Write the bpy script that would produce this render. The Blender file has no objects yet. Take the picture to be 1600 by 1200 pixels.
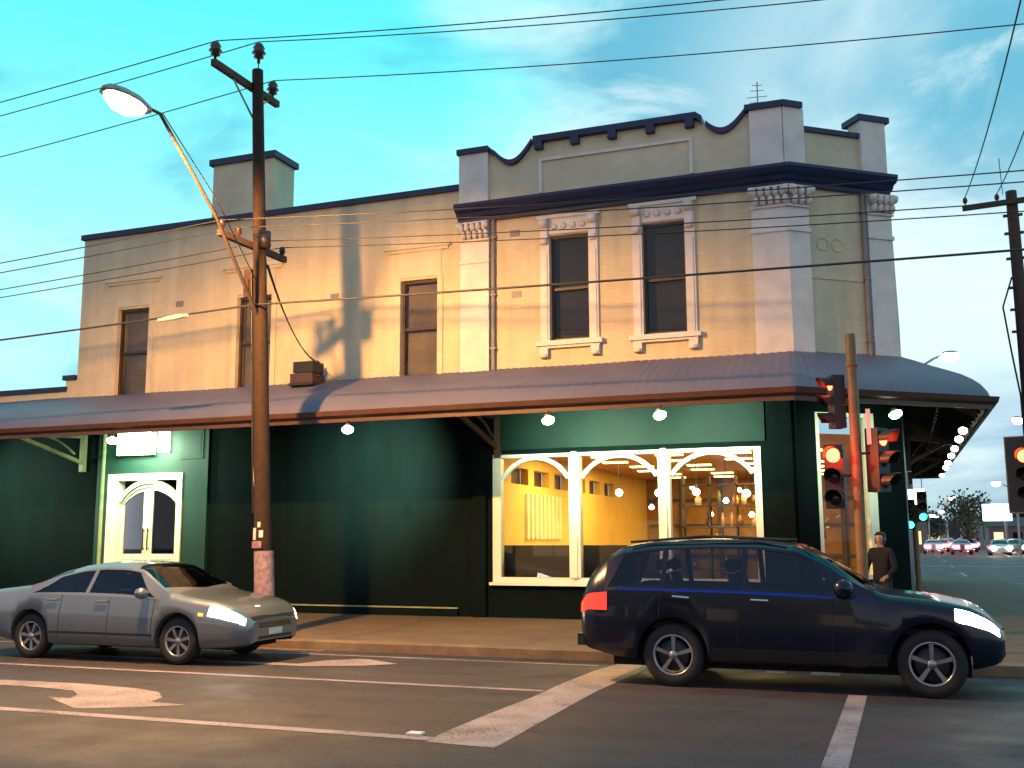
import bpy, bmesh, math, random
from mathutils import Vector, Matrix
random.seed(7)
SC = bpy.context.scene
COL = SC.collection
R = math.radians
# ------------------------------------------------------------------ camera
cam_d = bpy.data.cameras.new('camera'); cam = bpy.data.objects.new('camera', cam_d); COL.objects.link(cam)
cam_d.sensor_width = 36; cam_d.lens = 36.266; cam_d.clip_end = 3000; cam_d.clip_start = .05
_M = ((0.93460681, 0.05664284, 0.35114342), (0.35565499, -0.13652563, -0.92459195), (-0.00443144, 0.98901585, -0.14774309))
cam.matrix_world = Matrix(((_M[0][0], _M[0][1], _M[0][2], 0), (_M[1][0], _M[1][1], _M[1][2], 0), (_M[2][0], _M[2][1], _M[2][2], 1.75), (0, 0, 0, 1)))
SC.camera = cam
# ------------------------------------------------------------------ exposure
SC.view_settings.view_transform = 'Standard'; SC.view_settings.look = 'None'
SC.view_settings.exposure = 0; SC.view_settings.gamma = 1
SC.cycles.max_bounces = 6; SC.cycles.transparent_max_bounces = 12
SC.cycles.sample_clamp_indirect = 3.0
SC.cycles.use_denoising = True
# ------------------------------------------------------------------ world : dusk sky with broken cloud
W = bpy.data.worlds.new('World'); SC.world = W; W.use_nodes = True
nt = W.node_tree; nt.nodes.clear()
def N(t, **k):
    n = nt.nodes.new(t)
    for a, b in k.items(): setattr(n, a, b)
    return n
def LK(a, b): nt.links.new(a, b)
def wmath(op, a, b=None, clamp=False):
    n = N('ShaderNodeMath', operation=op); n.use_clamp = clamp
    for i, v in enumerate((a, b)):
        if v is None: continue
        if isinstance(v, (int, float)): n.inputs[i].default_value = v
        else: LK(v, n.inputs[i])
    return n.outputs[0]
def wmix(f, a, b):
    n = N('ShaderNodeMix', data_type='RGBA')
    if isinstance(f, (int, float)): n.inputs[0].default_value = f
    else: LK(f, n.inputs[0])
    for i, v in ((6, a), (7, b)):
        if isinstance(v, tuple): n.inputs[i].default_value = (*v, 1)
        else: LK(v, n.inputs[i])
    return n.outputs[2]
def wramp(f, lo, hi):
    n = N('ShaderNodeMapRange', interpolation_type='SMOOTHSTEP'); LK(f, n.inputs[0])
    n.inputs[1].default_value = lo; n.inputs[2].default_value = hi
    return n.outputs[0]
tc = N('ShaderNodeTexCoord'); GEN = tc.outputs['Generated']
sep = N('ShaderNodeSeparateXYZ'); LK(GEN, sep.inputs[0])
X_, Y_, Z_ = sep.outputs
# cloud plane projection: direction / (z + .18)
den = wmath('ADD', wmath('MAXIMUM', Z_, 0.0), .16)
cmb = N('ShaderNodeCombineXYZ'); LK(wmath('DIVIDE', X_, den), cmb.inputs[0]); LK(wmath('DIVIDE', Y_, den), cmb.inputs[1])
def wnoise(scale, detail, off, dist=0.0, rough=.55):
    mp = N('ShaderNodeMapping'); LK(cmb.outputs[0], mp.inputs[0]); mp.inputs['Location'].default_value = off
    n = N('ShaderNodeTexNoise'); LK(mp.outputs[0], n.inputs['Vector'])
    n.inputs['Scale'].default_value = scale; n.inputs['Detail'].default_value = detail
    n.inputs['Distortion'].default_value = dist; n.inputs['Roughness'].default_value = rough
    return n.outputs['Fac']
sky_tex = N('ShaderNodeTexSky', sky_type='NISHITA'); sky_tex.sun_disc = False
sky_tex.sun_elevation = R(2); sky_tex.sun_rotation = R(160)
def hdot(az, el, lo, hi):          # soft region round one direction (az measured from +Y towards +X)
    v = (math.sin(R(az))*math.cos(R(el)), math.cos(R(az))*math.cos(R(el)), math.sin(R(el)))
    n = N('ShaderNodeVectorMath', operation='DOT_PRODUCT'); LK(GEN, n.inputs[0]); n.inputs[1].default_value = v
    return wramp(n.outputs['Value'], math.cos(R(lo)), math.cos(R(hi)))
zen = (.045, .90, 1.0); mid = (.10, .97, 1.05); hor = (.50, 1.0, 1.05)
base = wmix(wramp(Z_, .12, .55), hor, mid)
base = wmix(wramp(Z_, .35, .75), base, zen)
# clouds, thicker to the right of the street
right = hdot(12, 20, 44, 8)
c1 = wnoise(1.15, 7, (3.1, 1.7, 0), .3)
light_cloud = wramp(wmath('ADD', c1, wmath('MULTIPLY', right, .30)), .48, .70)
base = wmix(wmath('MULTIPLY', light_cloud, .85), base, (.74, 1.0, 1.05))
c2 = wnoise(1.7, 6, (7.3, 2.2, 0), .4, .6)
hi_right = hdot(4, 31, 21, 5)
dark_cloud = wramp(wmath('ADD', c2, wmath('MULTIPLY', hi_right, .26)), .52, .74)
base = wmix(wmath('MULTIPLY', dark_cloud, .85), base, (.06, .44, .66))
bank = wmath('MULTIPLY', hdot(10, 17, 24, 3), wramp(wnoise(.7, 6, (5.5, 3.3, 0), .6), .34, .56))
base = wmix(wmath('MULTIPLY', bank, .9), base, (.86, 1.02, 1.05))
streak = wmath('MULTIPLY', hdot(2, 27, 34, 6), wramp(wnoise(2.1, 7, (2.2, 8.1, 0), .8, .6), .52, .70))
base = wmix(wmath('MULTIPLY', streak, .7), base, (.80, 1.02, 1.05))
# low band of blue grey cloud over the far end of the street
low = wmath('MULTIPLY', wramp(Z_, .17, .07), hdot(8, 4, 26, 8))
c3 = wnoise(.9, 6, (1.3, 9.2, 0), .5)
base = wmix(wmath('MULTIPLY', low, wramp(c3, .30, .60)), base, (.26, .50, .74))
glow = wmath('MULTIPLY', wramp(Z_, .09, .0), hdot(6, 0, 22, 6))
base = wmix(wmath('MULTIPLY', glow, .55), base, (.42, .62, .70))
# the half of the sky behind the viewer: dim mauve dusk
back = wramp(Y_, .30, -.25)
backc = wmix(wramp(Z_, .22, .70), (.66, .74, .86), (.24, .38, .66))
base = wmix(back, base, backc)
base = wmix(wramp(Z_, -.02, -.10), base, (.03, .03, .035))
skyadd = N('ShaderNodeMix', data_type='RGBA', blend_type='ADD'); skyadd.inputs[0].default_value = .02
LK(base, skyadd.inputs[6]); LK(sky_tex.outputs[0], skyadd.inputs[7])
bg = N('ShaderNodeBackground'); LK(skyadd.outputs[2], bg.inputs[0]); bg.inputs[1].default_value = 1.0
wo = N('ShaderNodeOutputWorld'); LK(bg.outputs[0], wo.inputs[0])
W.cycles.sampling_method = 'MANUAL'; W.cycles.sample_map_resolution = 512

# ------------------------------------------------------------------ lights helper
def lamp(kind, name, loc, target=None, power=100, color=(1, 1, 1), size=.1, angle=None, blend=.3, parent=None):
    d = bpy.data.lights.new(name, kind); d.energy = power; d.color = color
    if kind == 'SPOT':
        d.spot_size = R(angle or 90); d.spot_blend = blend; d.shadow_soft_size = size
    elif kind == 'AREA':
        d.shape = 'RECTANGLE'; d.size = size[0]; d.size_y = size[1]
    else: d.shadow_soft_size = size
    o = bpy.data.objects.new(name, d); COL.objects.link(o); o.location = loc
    if target is not None:
        o.rotation_euler = (Vector(target)-Vector(loc)).to_track_quat('-Z', 'Y').to_euler()
    return o
LAMP = (-9.78, 10.88, 7.64)
lamp('SPOT', 'street_lamp_light', (LAMP[0], LAMP[1], LAMP[2]-.16), (LAMP[0]-.6, LAMP[1]+4.3, 0), 8300, (1, .46, .13), .09, 148, .42)

# ------------------------------------------------------------------ materials
def new_mat(name):
    m = bpy.data.materials.new(name); m.use_nodes = True
    return m, m.node_tree, m.node_tree.nodes['Principled BSDF']
def mat(name, col, rough=.6, metal=0, var=.15, scale=3, bump=0, bscale=40, col2=None, spec=.5, coat=0, fine=0):
    m, t, p = new_mat(name)
    p.inputs['Roughness'].default_value = rough; p.inputs['Metallic'].default_value = metal
    p.inputs['Specular IOR Level'].default_value = spec
    if coat: p.inputs['Coat Weight'].default_value = coat; p.inputs['Coat Roughness'].default_value = .04
    g = t.nodes.new('ShaderNodeNewGeometry')
    n = t.nodes.new('ShaderNodeTexNoise'); n.inputs['Scale'].default_value = scale; n.inputs['Detail'].default_value = 6
    n.inputs['Roughness'].default_value = .65
    t.links.new(g.outputs['Position'], n.inputs['Vector'])
    r = t.nodes.new('ShaderNodeMapRange'); r.inputs[1].default_value = .3; r.inputs[2].default_value = .7
    t.links.new(n.outputs['Fac'], r.inputs[0])
    mx = t.nodes.new('ShaderNodeMix'); mx.data_type = 'RGBA'
    t.links.new(r.outputs[0], mx.inputs[0])
    lo = tuple(c*(1-var) for c in col) if col2 is None else col2
    mx.inputs[6].default_value = (*lo, 1); mx.inputs[7].default_value = (*[min(1, c*(1+var*.6)) for c in col], 1)
    out = mx.outputs[2]
    if fine:
        n2 = t.nodes.new('ShaderNodeTexNoise'); n2.inputs['Scale'].default_value = 90; n2.inputs['Detail'].default_value = 3
        t.links.new(g.outputs['Position'], n2.inputs['Vector'])
        r2 = t.nodes.new('ShaderNodeMapRange'); r2.inputs[1].default_value = .35; r2.inputs[2].default_value = .65
        r2.inputs[3].default_value = 1-fine; r2.inputs[4].default_value = 1+fine
        t.links.new(n2.outputs['Fac'], r2.inputs[0])
        mm = t.nodes.new('ShaderNodeVectorMath'); mm.operation = 'SCALE'
        t.links.new(out, mm.inputs[0]); t.links.new(r2.outputs[0], mm.inputs['Scale']); out = mm.outputs[0]
    t.links.new(out, p.inputs['Base Color'])
    if bump:
        nb = t.nodes.new('ShaderNodeTexNoise'); nb.inputs['Scale'].default_value = bscale; nb.inputs['Detail'].default_value = 4
        t.links.new(g.outputs['Position'], nb.inputs['Vector'])
        b = t.nodes.new('ShaderNodeBump'); b.inputs['Strength'].default_value = bump; b.inputs['Distance'].default_value = .02
        t.links.new(nb.outputs['Fac'], b.inputs['Height']); t.links.new(b.outputs[0], p.inputs['Normal'])
    return m
def brick_mat(name, col, rough, w=.24, h=.086, strength=.5, var=.18, dirt=.0, spec=.4):
    m, t, p = new_mat(name); L = t.links.new
    p.inputs['Roughness'].default_value = rough; p.inputs['Specular IOR Level'].default_value = spec
    g = t.nodes.new('ShaderNodeNewGeometry'); s = t.nodes.new('ShaderNodeSeparateXYZ'); L(g.outputs['Position'], s.inputs[0])
    a = t.nodes.new('ShaderNodeMath'); a.operation = 'ADD'; L(s.outputs[0], a.inputs[0]); L(s.outputs[1], a.inputs[1])
    c = t.nodes.new('ShaderNodeCombineXYZ'); L(a.outputs[0], c.inputs[0]); L(s.outputs[2], c.inputs[1])
    b = t.nodes.new('ShaderNodeTexBrick'); L(c.outputs[0], b.inputs['Vector']); b.inputs['Scale'].default_value = 1
    b.inputs['Brick Width'].default_value = w; b.inputs['Row Height'].default_value = h; b.inputs['Mortar Size'].default_value = .009
    b.inputs['Mortar Smooth'].default_value = .6
    b.inputs['Color1'].default_value = (.97, .97, .97, 1); b.inputs['Color2'].default_value = (1.03, 1.03, 1.03, 1); b.inputs['Mortar'].default_value = (.93, .93, .93, 1)
    n = t.nodes.new('ShaderNodeTexNoise'); L(g.outputs['Position'], n.inputs['Vector']); n.inputs['Scale'].default_value = .9; n.inputs['Detail'].default_value = 8
    n.inputs['Roughness'].default_value = .65
    mp = t.nodes.new('ShaderNodeMapping'); mp.inputs['Scale'].default_value = (3.5, 3.5, .35); L(g.outputs['Position'], mp.inputs[0])
    n2 = t.nodes.new('ShaderNodeTexNoise'); L(mp.outputs[0], n2.inputs['Vector']); n2.inputs['Scale'].default_value = 1; n2.inputs['Detail'].default_value = 5
    ad = t.nodes.new('ShaderNodeMath'); ad.operation = 'ADD'; L(n.outputs['Fac'], ad.inputs[0]); L(n2.outputs['Fac'], ad.inputs[1])
    r = t.nodes.new('ShaderNodeMapRange'); L(ad.outputs[0], r.inputs[0]); r.inputs[1].default_value = .7; r.inputs[2].default_value = 1.3
    r.inputs[3].default_value = 1-var; r.inputs[4].default_value = 1+var*.5
    v = t.nodes.new('ShaderNodeVectorMath'); v.operation = 'SCALE'; L(b.outputs['Color'], v.inputs[0]); L(r.outputs[0], v.inputs['Scale'])
    v2 = t.nodes.new('ShaderNodeVectorMath'); v2.operation = 'MULTIPLY'; L(v.outputs[0], v2.inputs[0]); v2.inputs[1].default_value = col
    L(v2.outputs[0], p.inputs['Base Color'])
    bu = t.nodes.new('ShaderNodeBump'); bu.inputs['Strength'].default_value = strength; bu.inputs['Distance'].default_value = .012
    iv = t.nodes.new('ShaderNodeMath'); iv.operation = 'SUBTRACT'; iv.inputs[0].default_value = 1; L(b.outputs['Fac'], iv.inputs[1])
    n3 = t.nodes.new('ShaderNodeTexNoise'); L(g.outputs['Position'], n3.inputs['Vector']); n3.inputs['Scale'].default_value = 35
    a3 = t.nodes.new('ShaderNodeMath'); a3.operation = 'MULTIPLY_ADD'; L(n3.outputs['Fac'], a3.inputs[0]); a3.inputs[1].default_value = .5; L(iv.outputs[0], a3.inputs[2])
    L(a3.outputs[0], bu.inputs['Height']); L(bu.outputs[0], p.inputs['Normal'])
    return m
def emit(name, col, s):
    m, t, p = new_mat(name); p.inputs['Base Color'].default_value = (*[min(1, c)*.15 for c in col], 1)
    p.inputs['Emission Color'].default_value = (*col, 1); p.inputs['Emission Strength'].default_value = s
    return m
def glass_mat(name, tint=(1, 1, 1), ior=1.5):
    m = bpy.data.materials.new(name); m.use_nodes = True; t = m.node_tree; t.nodes.clear()
    o = t.nodes.new('ShaderNodeOutputMaterial'); mx = t.nodes.new('ShaderNodeMixShader')
    f = t.nodes.new('ShaderNodeFresnel'); f.inputs['IOR'].default_value = ior
    tr = t.nodes.new('ShaderNodeBsdfTransparent'); tr.inputs[0].default_value = (*tint, 1)
    gl = t.nodes.new('ShaderNodeBsdfGlossy'); gl.inputs['Roughness'].default_value = .02
    t.links.new(f.outputs[0], mx.inputs[0]); t.links.new(tr.outputs[0], mx.inputs[1]); t.links.new(gl.outputs[0], mx.inputs[2])
    t.links.new(mx.outputs[0], o.inputs[0])
    return m
M = {}
M['cream'] = brick_mat('cream_paint', (.62, .54, .36), .75, strength=.13, var=.2)
M['cream_smooth'] = mat('cream_render', (.62, .55, .38), .75, var=.18, scale=1.3, bump=.15, bscale=12)
M['trim'] = mat('pale_trim_paint', (.70, .66, .60), .7, var=.16, scale=2.5, bump=.12, bscale=20)
M['navy'] = mat('navy_paint', (.008, .018, .070), .5, var=.3, scale=3)
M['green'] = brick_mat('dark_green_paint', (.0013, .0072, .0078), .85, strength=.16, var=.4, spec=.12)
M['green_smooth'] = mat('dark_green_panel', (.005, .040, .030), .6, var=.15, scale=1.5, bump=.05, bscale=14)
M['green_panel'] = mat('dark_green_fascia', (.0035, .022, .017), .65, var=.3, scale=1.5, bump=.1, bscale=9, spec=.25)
M['lichen'] = mat('pale_green_paint', (.30, .34, .17), .6, var=.2, scale=5)
M['white'] = mat('cream_white_gloss', (.80, .80, .66), .4, var=.06, scale=2)
M['roof'] = mat('mauve_roof_paint', (.120, .116, .165), .55, var=.16, scale=.8, bump=.05, bscale=10)
M['soffit'] = mat('stained_timber', (.085, .055, .035), .7, var=.3, scale=4, bump=.2, bscale=25)
M['fascia'] = mat('brown_fascia', (.085, .042, .030), .45, var=.25, scale=4)
M['pipe'] = mat('pipe_paint', (.22, .20, .20), .5, var=.15)
M['sash'] = mat('dark_sash_paint', (.055, .03, .022), .5, var=.2, scale=8)
M['blind'] = mat('grey_blind', (.13, .11, .10), .9, var=.35, scale=1.8)
M['black'] = mat('matt_black', (.012, .012, .013), .5, var=.2)
M['rubber'] = mat('rubber', (.015, .015, .016), .8, var=.2)
M['timber'] = mat('pole_timber', (.026, .012, .0065), .85, var=.5, scale=6, bump=.5, bscale=18)
M['timber_dark'] = mat('crossarm_timber', (.075, .045, .032), .85, var=.35, scale=8, bump=.4, bscale=20)
M['steel'] = mat('galvanised_steel', (.32, .32, .31), .45, metal=.7, var=.2, scale=8)
M['ochre'] = mat('ochre_painted_steel', (.19, .125, .05), .5, var=.3, scale=6)
M['lamp_arm'] = mat('weathered_arm', (.10, .07, .06), .7, var=.2)
M['cable'] = mat('cable_sheath', (.03, .03, .035), .6, var=.1)
M['porcelain'] = mat('brown_porcelain', (.05, .025, .02), .25, var=.2)
M['paper'] = mat('poster_paper', (.30, .24, .28), .8, var=.4, scale=12, col2=(.15, .08, .11))
M['signw'] = mat('white_enamel', (.7, .68, .6), .5, var=.1)
M['pane_dark'] = glass_mat('window_glass')
M['glass'] = glass_mat('shop_glass', (.97, .97, .95))
def marking_mat():
    m, t, p = new_mat('road_marking_paint'); L = t.links.new; p.inputs['Roughness'].default_value = .6
    g = t.nodes.new('ShaderNodeNewGeometry')
    def nz(sc, d): n = t.nodes.new('ShaderNodeTexNoise'); n.inputs['Scale'].default_value = sc; n.inputs['Detail'].default_value = d; L(g.outputs['Position'], n.inputs['Vector']); return n.outputs['Fac']
    def mr(f, a, b, c=0., d=1.):
        n = t.nodes.new('ShaderNodeMapRange'); L(f, n.inputs[0])
        for i_, v in enumerate((a, b, c, d)): n.inputs[i_+1].default_value = v
        return n.outputs[0]
    ad = t.nodes.new('ShaderNodeMath'); ad.operation = 'ADD'; L(nz(38, 5), ad.inputs[0]); L(mr(nz(1.6, 4), .3, .7, -.12, .12), ad.inputs[1])
    mx = t.nodes.new('ShaderNodeMix'); mx.data_type = 'RGBA'; L(mr(ad.outputs[0], .54, .66), mx.inputs[0])
    m2 = t.nodes.new('ShaderNodeMix'); m2.data_type = 'RGBA'; L(mr(nz(2.2, 5), .3, .7), m2.inputs[0])
    m2.inputs[6].default_value = (.20, .18, .20, 1); m2.inputs[7].default_value = (.33, .30, .33, 1)
    L(m2.outputs[2], mx.inputs[6]); mx.inputs[7].default_value = (.06, .053, .053, 1)
    L(mx.outputs[2], p.inputs['Base Color'])
    return m
M['marking'] = marking_mat()
M['kerb'] = mat('kerb_concrete', (.15, .115, .075), .85, var=.35, scale=2.5, bump=.3, bscale=40, fine=.15)
M['sodium'] = emit('sodium_lamp', (1, .84, .60), 14)
M['flood'] = emit('flood_lamp', (.92, 1, .80), 22)
M['signlit'] = emit('lit_sign_face', (.90, 1, .78), 8)
M['red'] = emit('red_signal_lens', (1, .06, .02), 22)
M['green_l'] = emit('green_signal_lens', (.03, .9, .75), 11)
M['lens_off'] = mat('unlit_lens', (.03, .012, .01), .25, var=.1)
M['bulb'] = emit('warm_bulb', (1, .80, .42), 22)
M['troffer'] = emit('warm_ceiling_panel', (1, .68, .22), 9); M['coolbulb'] = emit('cool_bulb', (.6, 1, .9), 18)
M['inwall'] = mat('ochre_interior_wall', (.72, .45, .085), .8, var=.12, scale=1.2)
M['inbrown'] = mat('brown_interior_wall', (.28, .14, .035), .8, var=.45, scale=1.6)
M['inceil'] = mat('interior_ceiling', (.62, .34, .08), .85, var=.1)
M['infloor'] = mat('interior_floor', (.10, .055, .03), .5, var=.3)
M['leather'] = mat('black_leather', (.012, .011, .011), .5, var=.3)
M['slat'] = mat('pale_slat', (.75, .62, .30), .6, var=.1)
M['shelf'] = mat('dark_shelf', (.045, .022, .012), .5, var=.2)

# asphalt
def asphalt():
    m, t, p = new_mat('asphalt'); L = t.links.new
    g = t.nodes.new('ShaderNodeNewGeometry')
    def nz(s, d=5, sc=(1, 1, 1)):
        mp = t.nodes.new('ShaderNodeMapping'); mp.inputs['Scale'].default_value = sc; L(g.outputs['Position'], mp.inputs[0])
        n = t.nodes.new('ShaderNodeTexNoise'); n.inputs['Scale'].default_value = s; n.inputs['Detail'].default_value = d; L(mp.outputs[0], n.inputs['Vector']); return n.outputs['Fac']
    def mr(f, a, b, c, d):
        n = t.nodes.new('ShaderNodeMapRange'); L(f, n.inputs[0])
        for i, v in enumerate((a, b, c, d)): n.inputs[i+1].default_value = v
        return n.outputs[0]
    def mul(a, b):
        n = t.nodes.new('ShaderNodeMath'); n.operation = 'MULTIPLY'; L(a, n.inputs[0]); L(b, n.inputs[1]); return n.outputs[0]
    big = mr(nz(.35, 6, (.35, 1.6, 1)), .3, .7, .62, 1.25)
    tr = mr(nz(1.4, 4, (.12, 1.5, 1)), .3, .7, .75, 1.15)
    agg = mul(mr(nz(75, 3), .35, .68, .55, 1.6), mr(nz(20, 4), .35, .65, .78, 1.25))
    vo = t.nodes.new('ShaderNodeTexVoronoi'); vo.feature = 'DISTANCE_TO_EDGE'; vo.inputs['Scale'].default_value = .32
    wp = t.nodes.new('ShaderNodeVectorMath'); wp.operation = 'ADD'; L(g.outputs['Position'], wp.inputs[0])
    nn = t.nodes.new('ShaderNodeTexNoise'); nn.inputs['Scale'].default_value = 2.3; nn.inputs['Detail'].default_value = 6; L(g.outputs['Position'], nn.inputs['Vector'])
    L(nn.outputs['Color'], wp.inputs[1]); L(wp.outputs[0], vo.inputs['Vector'])
    f = mul(mul(mul(big, tr), agg), mr(vo.outputs['Distance'], .0, .010, .45, 1.0))
    v = t.nodes.new('ShaderNodeVectorMath'); v.operation = 'SCALE'; v.inputs[0].default_value = (.036, .033, .040); L(f, v.inputs['Scale'])
    L(v.outputs[0], p.inputs['Base Color'])
    L(mr(nz(1.2, 5), .3, .7, .52, .82), p.inputs['Roughness'])
    b = t.nodes.new('ShaderNodeBump'); b.inputs['Strength'].default_value = .9; b.inputs['Distance'].default_value = .012
    L(nz(45, 6), b.inputs['Height']); L(b.outputs[0], p.inputs['Normal'])
    return m
M['asphalt'] = asphalt()
M['pave'] = mat('footpath_concrete', (.115, .088, .058), .85, var=.28, scale=1.6, bump=.2, bscale=50, fine=.14)

# ------------------------------------------------------------------ mesh helpers
ROOTLOC = {}
class MB:
    def __init__(s, frame=None): s.v = []; s.f = []; s.T = frame; s.sm = []
    def P(s, p):
        if s.T:
            ox, oy, c, sn = s.T
            return (ox+p[0]*c-p[1]*sn, oy+p[0]*sn+p[1]*c, p[2])
        return tuple(p)
    def add(s, vs, fs, smooth=False):
        b = len(s.v); s.v += [s.P(p) for p in vs]; s.f += [tuple(b+i for i in f) for f in fs]; s.sm += [smooth]*len(fs)
    def box(s, x0, x1, y0, y1, z0, z1):
        s.add([(x, y, z) for x in (x0, x1) for y in (y0, y1) for z in (z0, z1)],
              [(0, 1, 3, 2), (4, 6, 7, 5), (0, 4, 5, 1), (2, 3, 7, 6), (0, 2, 6, 4), (1, 5, 7, 3)])
        return s
    def bar(s, a, b, w, h=None):
        h = h or w; a = Vector(a); b = Vector(b); d = (b-a).normalized()
        u = d.cross(Vector((0, 0, 1)));  u = u.normalized() if u.length > 1e-4 else Vector((1, 0, 0)); n = u.cross(d).normalized()
        vs = [p+u*(w/2)*i+n*(h/2)*j for p in (a, b) for i, j in ((-1, -1), (1, -1), (1, 1), (-1, 1))]
        s.add([tuple(q) for q in vs], [(0, 3, 2, 1), (4, 5, 6, 7), (0, 1, 5, 4), (1, 2, 6, 5), (2, 3, 7, 6), (3, 0, 4, 7)])
        return s
    def tube(s, pts, r, seg=8, cap=True):
        pts = [Vector(p) for p in pts]; rs = r if isinstance(r, (list, tuple)) else [r]*len(pts)
        vs = []; fs = []; prev = None
        for i, p in enumerate(pts):
            d = (pts[min(i+1, len(pts)-1)]-pts[max(i-1, 0)]).normalized()
            if prev is None:
                u = d.cross(Vector((0, 0, 1))); u = u if u.length > 1e-3 else Vector((1, 0, 0))
            else: u = prev-d*prev.dot(d)
            u.normalize(); prev = u; w = d.cross(u)
            for k in range(seg):
                a = 2*math.pi*k/seg; vs.append(tuple(p+u*rs[i]*math.cos(a)+w*rs[i]*math.sin(a)))
        for i in range(len(pts)-1):
            for k in range(seg): fs.append((i*seg+k, i*seg+(k+1) % seg, (i+1)*seg+(k+1) % seg, (i+1)*seg+k))
        s.add(vs, fs, True)
        if cap:
            n = len(pts)
            s.add(vs[:seg], [tuple(reversed(range(seg)))]); s.add(vs[(n-1)*seg:], [tuple(range(seg))])
        return s
    def lathe(s, c, prof, axis=(0, 0, 1), seg=16):
        """prof: list of (radius, height along axis)"""
        c = Vector(c); d = Vector(axis).normalized(); u = d.cross(Vector((0, 0, 1)))
        u = u.normalized() if u.length > 1e-3 else Vector((1, 0, 0)); w = d.cross(u)
        vs = []; fs = []
        for r, h in prof:
            for k in range(seg):
                a = 2*math.pi*k/seg; vs.append(tuple(c+d*h+u*r*math.cos(a)+w*r*math.sin(a)))
        for i in range(len(prof)-1):
            for k in range(seg): fs.append((i*seg+k, i*seg+(k+1) % seg, (i+1)*seg+(k+1) % seg, (i+1)*seg+k))
        s.add(vs, fs, True)
        return s
    def prism_xz(s, pts, y0, y1):
        n = len(pts)
        s.add([(x, y0, z) for x, z in pts]+[(x, y1, z) for x, z in pts],
              [tuple(range(n)), tuple(reversed(range(n, 2*n)))]+[(i, i+n, (i+1) % n+n, (i+1) % n) for i in range(n)])
        return s
    def prism_xy(s, pts, z0, z1):
        n = len(pts)
        s.add([(x, y, z0) for x, y in pts]+[(x, y, z1) for x, y in pts],
              [tuple(reversed(range(n))), tuple(range(n, 2*n))]+[(i, (i+1) % n, (i+1) % n+n, i+n) for i in range(n)])
        return s
    def wall(s, x0, x1, z0, z1, y0, y1, holes=()):
        """wall slab from y0 (outer) to y1 (inner) with rectangular openings (hx0,hx1,hz0,hz1)"""
        xs = sorted({x0, x1, *[h[0] for h in holes], *[h[1] for h in holes]}); zs = sorted({z0, z1, *[h[2] for h in holes], *[h[3] for h in holes]})
        xs = [x for x in xs if x0 <= x <= x1]; zs = [z for z in zs if z0 <= z <= z1]
        def hole(cx, cz): return any(h[0] < cx < h[1] and h[2] < cz < h[3] for h in holes)
        for i in range(len(xs)-1):
            for j in range(len(zs)-1):
                a, b, c, d = xs[i], xs[i+1], zs[j], zs[j+1]
                if hole((a+b)/2, (c+d)/2): continue
                s.add([(a, y0, c), (b, y0, c), (b, y0, d), (a, y0, d)], [(0, 1, 2, 3)])
                s.add([(a, y1, c), (b, y1, c), (b, y1, d), (a, y1, d)], [(3, 2, 1, 0)])
        for a, b, c, d in list(holes):
            c2 = max(c, z0); d2 = min(d, z1)
            s.add([(a, y0, c2), (a, y1, c2), (a, y1, d2), (a, y0, d2)], [(0, 1, 2, 3)])
            s.add([(b, y0, c2), (b, y1, c2), (b, y1, d2), (b, y0, d2)], [(3, 2, 1, 0)])
            if c > z0: s.add([(a, y0, c), (b, y0, c), (b, y1, c), (a, y1, c)], [(0, 1, 2, 3)])
            if d < z1: s.add([(a, y0, d), (b, y0, d), (b, y1, d), (a, y1, d)], [(3, 2, 1, 0)])
        for a, nrm in ((x0, 0), (x1, 1)):
            s.add([(a, y0, z0), (a, y1, z0), (a, y1, z1), (a, y0, z1)], [(0, 3, 2, 1) if nrm == 0 else (0, 1, 2, 3)])
        s.add([(x0, y0, z1), (x1, y0, z1), (x1, y1, z1), (x0, y1, z1)], [(0, 1, 2, 3)])
        s.add([(x0, y0, z0), (x1, y0, z0), (x1, y1, z0), (x0, y1, z0)], [(3, 2, 1, 0)])
        return s
    def build(s, name, m, parent=None, local=False, normals=True):
        me = bpy.data.meshes.new(name)
        off = Vector((0, 0, 0))
        if parent is not None and not local:
            off = Vector(ROOTLOC.get(parent.name, (0, 0, 0)))
        me.from_pydata([tuple(Vector(p)-off) for p in s.v], [], s.f); me.update()
        if normals:
            bm = bmesh.new(); bm.from_mesh(me); bmesh.ops.recalc_face_normals(bm, faces=bm.faces); bm.to_mesh(me); bm.free()
        for p, q in zip(me.polygons, s.sm): p.use_smooth = q
        me.materials.append(M[m] if isinstance(m, str) else m)
        o = bpy.data.objects.new(name, me); COL.objects.link(o)
        if parent is not None: o.parent = parent; ROOTLOC[o.name] = ROOTLOC.get(parent.name, (0, 0, 0))
        return o
def tag(o, label=None, cat=None, group=None, kind=None):
    if label: o['label'] = label
    if cat: o['category'] = cat
    if group: o['group'] = group
    if kind: o['kind'] = kind
    return o
def thing(name, loc, label, cat, group=None):
    o = bpy.data.objects.new(name, None); COL.objects.link(o); o.location = loc; o.empty_display_size = .2
    ROOTLOC[o.name] = tuple(loc)
    return tag(o, label, cat, group)
def copy_tree(o, parent=None):
    c = o.copy(); COL.objects.link(c); c.parent = parent
    for ch in list(o.children): copy_tree(ch, c)
    return c

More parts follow.
